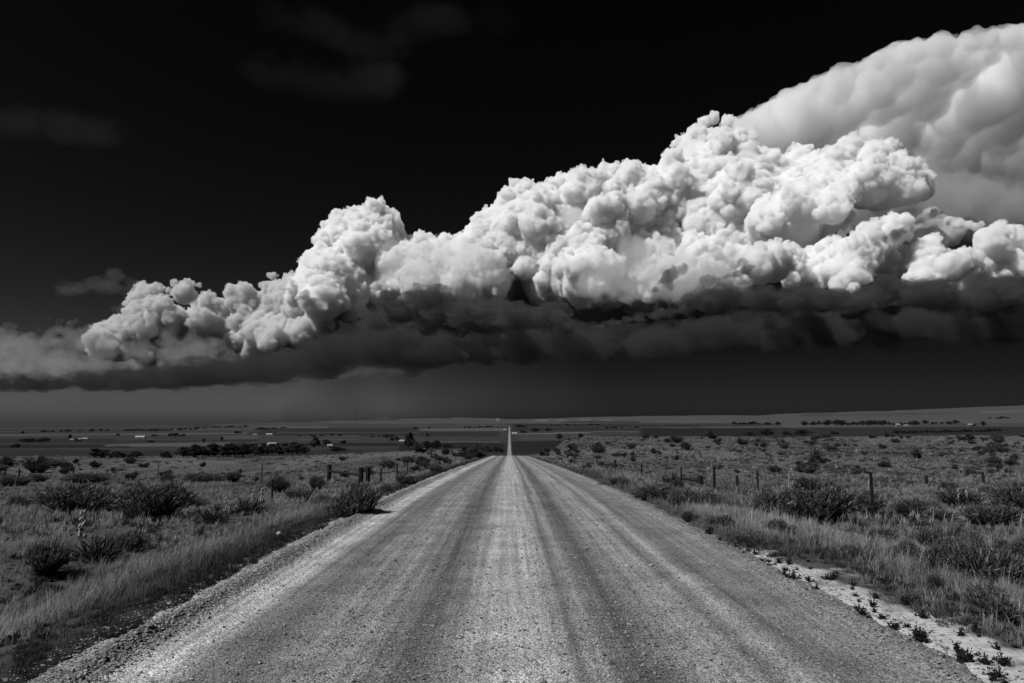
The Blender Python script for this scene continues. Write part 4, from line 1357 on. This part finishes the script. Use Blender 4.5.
belt(892, 1000, 433.6, 431.6, 22, 6, 3.2, 'low dark tree in the long line behind the pale hillside', 'line behind the hillside')
belt(988, 1008, 419.0, 418.6, 5, 4.5, 2.4, 'tiny tree on the far right slope', 'far right slope trees')

belt(300, 345, 436.4, 436.0, 6, 4, 2.2, 'tiny tree in the scattered line right of the farm fields', 'line right of the farm')
belt(370, 398, 437.5, 437.0, 5, 4, 2.4, 'tiny tree in the loose group left of the tallest tree', 'loose group by the tallest tree')
belt(600, 640, 428.6, 428.2, 6, 4, 1.8, 'tiny tree in the far line above the right hillside', 'far line above the hillside')
belt(200, 250, 428.2, 427.0, 8, 4, 1.8, 'tiny tree in the faint far line at the foot of the left hills', 'faint far line')
belt(548, 600, 425.6, 425.4, 7, 4, 1.6, 'tiny tree in the far line right of the distant road', 'far line right of the road')

# ================================================================== FARM BUILDINGS AND FAR MARKS
WALLM = simple('white painted boards', .17, .8, .1, .5)
ROOFM = simple('bright sheet metal roof', .27, .5, .08, .5, .4)
DOORM = simple('dark doorway', .05, .8, .2, 1)
def box_mesh(name, m, *boxes):
    V_, F_ = [], []
    for x0, x1, y0, y1, z0, z1 in boxes:
        o = len(V_)
        V_ += [(x0, y0, z0), (x1, y0, z0), (x1, y1, z0), (x0, y1, z0), (x0, y0, z1), (x1, y0, z1), (x1, y1, z1), (x0, y1, z1)]
        F_ += [tuple(o + i for i in q) for q in ((0, 3, 2, 1), (4, 5, 6, 7), (0, 1, 5, 4), (1, 2, 6, 5), (2, 3, 7, 6), (3, 0, 4, 7))]
    me = bpy.data.meshes.new(name)
    me.from_pydata(V_, [], F_)
    me.materials.append(m)
    return me
def barn(px, row, w_, h_, label, round_=False, name='barn', push=1.0):
    x, y, z = spot(px, row)
    x, y = x * push, y * push
    z = float(ground_z(np.array([x]), np.array([y]))[0]) 
    W, H = .85 * w_ / F * y, .8 * h_ / F * y
    D_ = min(W * .7, 14)
    o = empty(name, (x, y, z), rb.uniform(-.25, .25))
    tag(o, label, 'building')
    e = H * .5
    link('wall', box_mesh('wall', WALLM, (-W / 2, W / 2, -D_ / 2, D_ / 2, -.6, e)), o)
    V_, F_ = [], []
    k = 9 if round_ else 3
    for j in range(k):
        t = j / (k - 1)
        yy_ = -D_ / 2 * 1.08 + D_ * 1.08 * t
        zz_ = e + .03 + (H - e) * (math.sin(math.pi * t) if round_ else 1 - abs(2 * t - 1))
        V_ += [(-W / 2 - .3, yy_, zz_), (W / 2 + .3, yy_, zz_), (-W / 2 - .3, yy_, zz_ + .25), (W / 2 + .3, yy_, zz_ + .25)]
    for j in range(k - 1):
        a = 4 * j
        F_ += [(a, a + 4, a + 5, a + 1), (a + 2, a + 3, a + 7, a + 6), (a, a + 2, a + 6, a + 4), (a + 1, a + 5, a + 7, a + 3)]
    F_ += [(0, 1, 3, 2), (4 * k - 4, 4 * k - 2, 4 * k - 1, 4 * k - 3)]
    me = bpy.data.meshes.new('roof'); me.from_pydata(V_, [], F_); me.materials.append(ROOFM)
    link('roof', me, o)
    # closed gable ends
    V_ = []
    prof = [(-D_ / 2 + D_ * j / (k - 1), e + (H - e) * (math.sin(math.pi * j / (k - 1)) if round_ else 1 - abs(2 * j / (k - 1) - 1)) * .96) for j in range(k)]
    V_ = [(-W / 2, a, b_) for a, b_ in prof] + [(W / 2, a, b_) for a, b_ in prof]
    me = bpy.data.meshes.new('gable'); me.from_pydata(V_, [], [tuple(range(k)), tuple(range(2 * k - 1, k - 1, -1))]); me.materials.append(WALLM)
    link('gable', me, o)
    link('door', box_mesh('door', DOORM, (-W * .12, W * .12, -D_ / 2 - .15, -D_ / 2 - .03, -.2, e * .8)), o)
    return o
for a in [
    (275, 446.2, 10, 4.4, 'white farm building with the brightest roof inside the farm tree belt'),
    (264.5, 447.4, 5, 2.8, 'small white outbuilding left of the brightest farm roof'),
    (332, 446.8, 6, 3.0, 'small lone white shed right of the farm tree belt'),
    (403, 442.6, 6, 3.4, 'low white shed left of the tallest dark tree'),
    (272, 435.2, 8, 2.2, 'pale long farm building on the far field above the farm'),
    (257.5, 435.2, 4, 1.6, 'tiny pale building left of the long one above the farm'),
    (90, 439.4, 7, 2.0, 'long white farm roof in the left valley'),
    (85, 439.8, 4, 1.6, 'short white roof touching the long one in the left valley'),
    (77, 440.2, 4, 1.6, 'small white roof beside the narrow pointed tree in the left valley'),
    (896, 426.2, 5, 3.2, 'white peaked shed at the far shelterbelt right of the road'),
    (904, 426.2, 5, 1.8, 'low pale shed right of the white peaked one'),
    (968, 425.4, 5, 2.0, 'small pale shed by the pointed tree at the far right'),
    (514.5, 434.6, 6, 2.6, 'pale farm building where the farm track meets the far road'),
    (505, 430.4, 3.4, 1.6, 'tiny pale building just left of the far road'),
]: barn(*a)
barn(144.5, 438.2, 11, 3.0, 'round-roofed white barn alone in the left valley', True)
# grain elevator town on the skyline, radio mast
SILOM = simple('pale concrete silo', .30, .8, .1, .3)
def silos(px, row, label):
    x, y, z = spot(px, row)
    k = y / F
    o = empty('grain_elevator', (x, y, z))
    tag(o, label, 'building')
    for i in range(3):
        s = link('silo', tube_mesh('silo', [([(0, 0, -3), (0, 0, 1.1 * k), (0, 0, 2.2 * k)], [.55 * k] * 3)], SILOM), o)
        s.location = (i * 1.15 * k, 0, 0)
    link('head_house', box_mesh('head_house', SILOM, (-.5 * k, 2.8 * k, -.5 * k, .5 * k, 2.21 * k, 2.9 * k)), o)
silos(497, 421.3, 'pale grain elevator on the skyline left of the distant road')
x, y, z = spot(357, 423)
o = empty('radio_mast', (x, y, z)); tag(o, 'thin radio mast standing above the far plain', 'mast')
hm = 19 / F * y
link('pole', tube_mesh('pole', [([(0, 0, -2), (0, 0, hm * .5), (0, 0, hm)], [2.2, 2.0, 1.6])], WIREM), o)
link('guy_wire', tube_mesh('guy_wire', [([(0, 0, hm * f_), (math.cos(a) * hm * .25, math.sin(a) * hm * .25, hm * f_ * .5), (math.cos(a) * hm * .5, math.sin(a) * hm * .5, -2)], [.08] * 3) for a in (0, 2.1, 4.2) for f_ in (.6, .95)], WIREM), o)

# ================================================================== AIR
m, nt, out = mat('pale summer haze')
pv = N(nt, 'ShaderNodeVolumePrincipled')
pv.inputs['Color'].default_value = g3(.1)
pv.inputs['Density'].default_value = 8e-6
nt.links.new(pv.outputs[0], out.inputs['Volume'])
tag(link('haze', box_mesh('haze', m, (-29500, 29500, -600, 10900, float(Zg.min()) - 2, float(Zg.max()) + 60))), 'thin summer haze over the plain', kind='stuff')
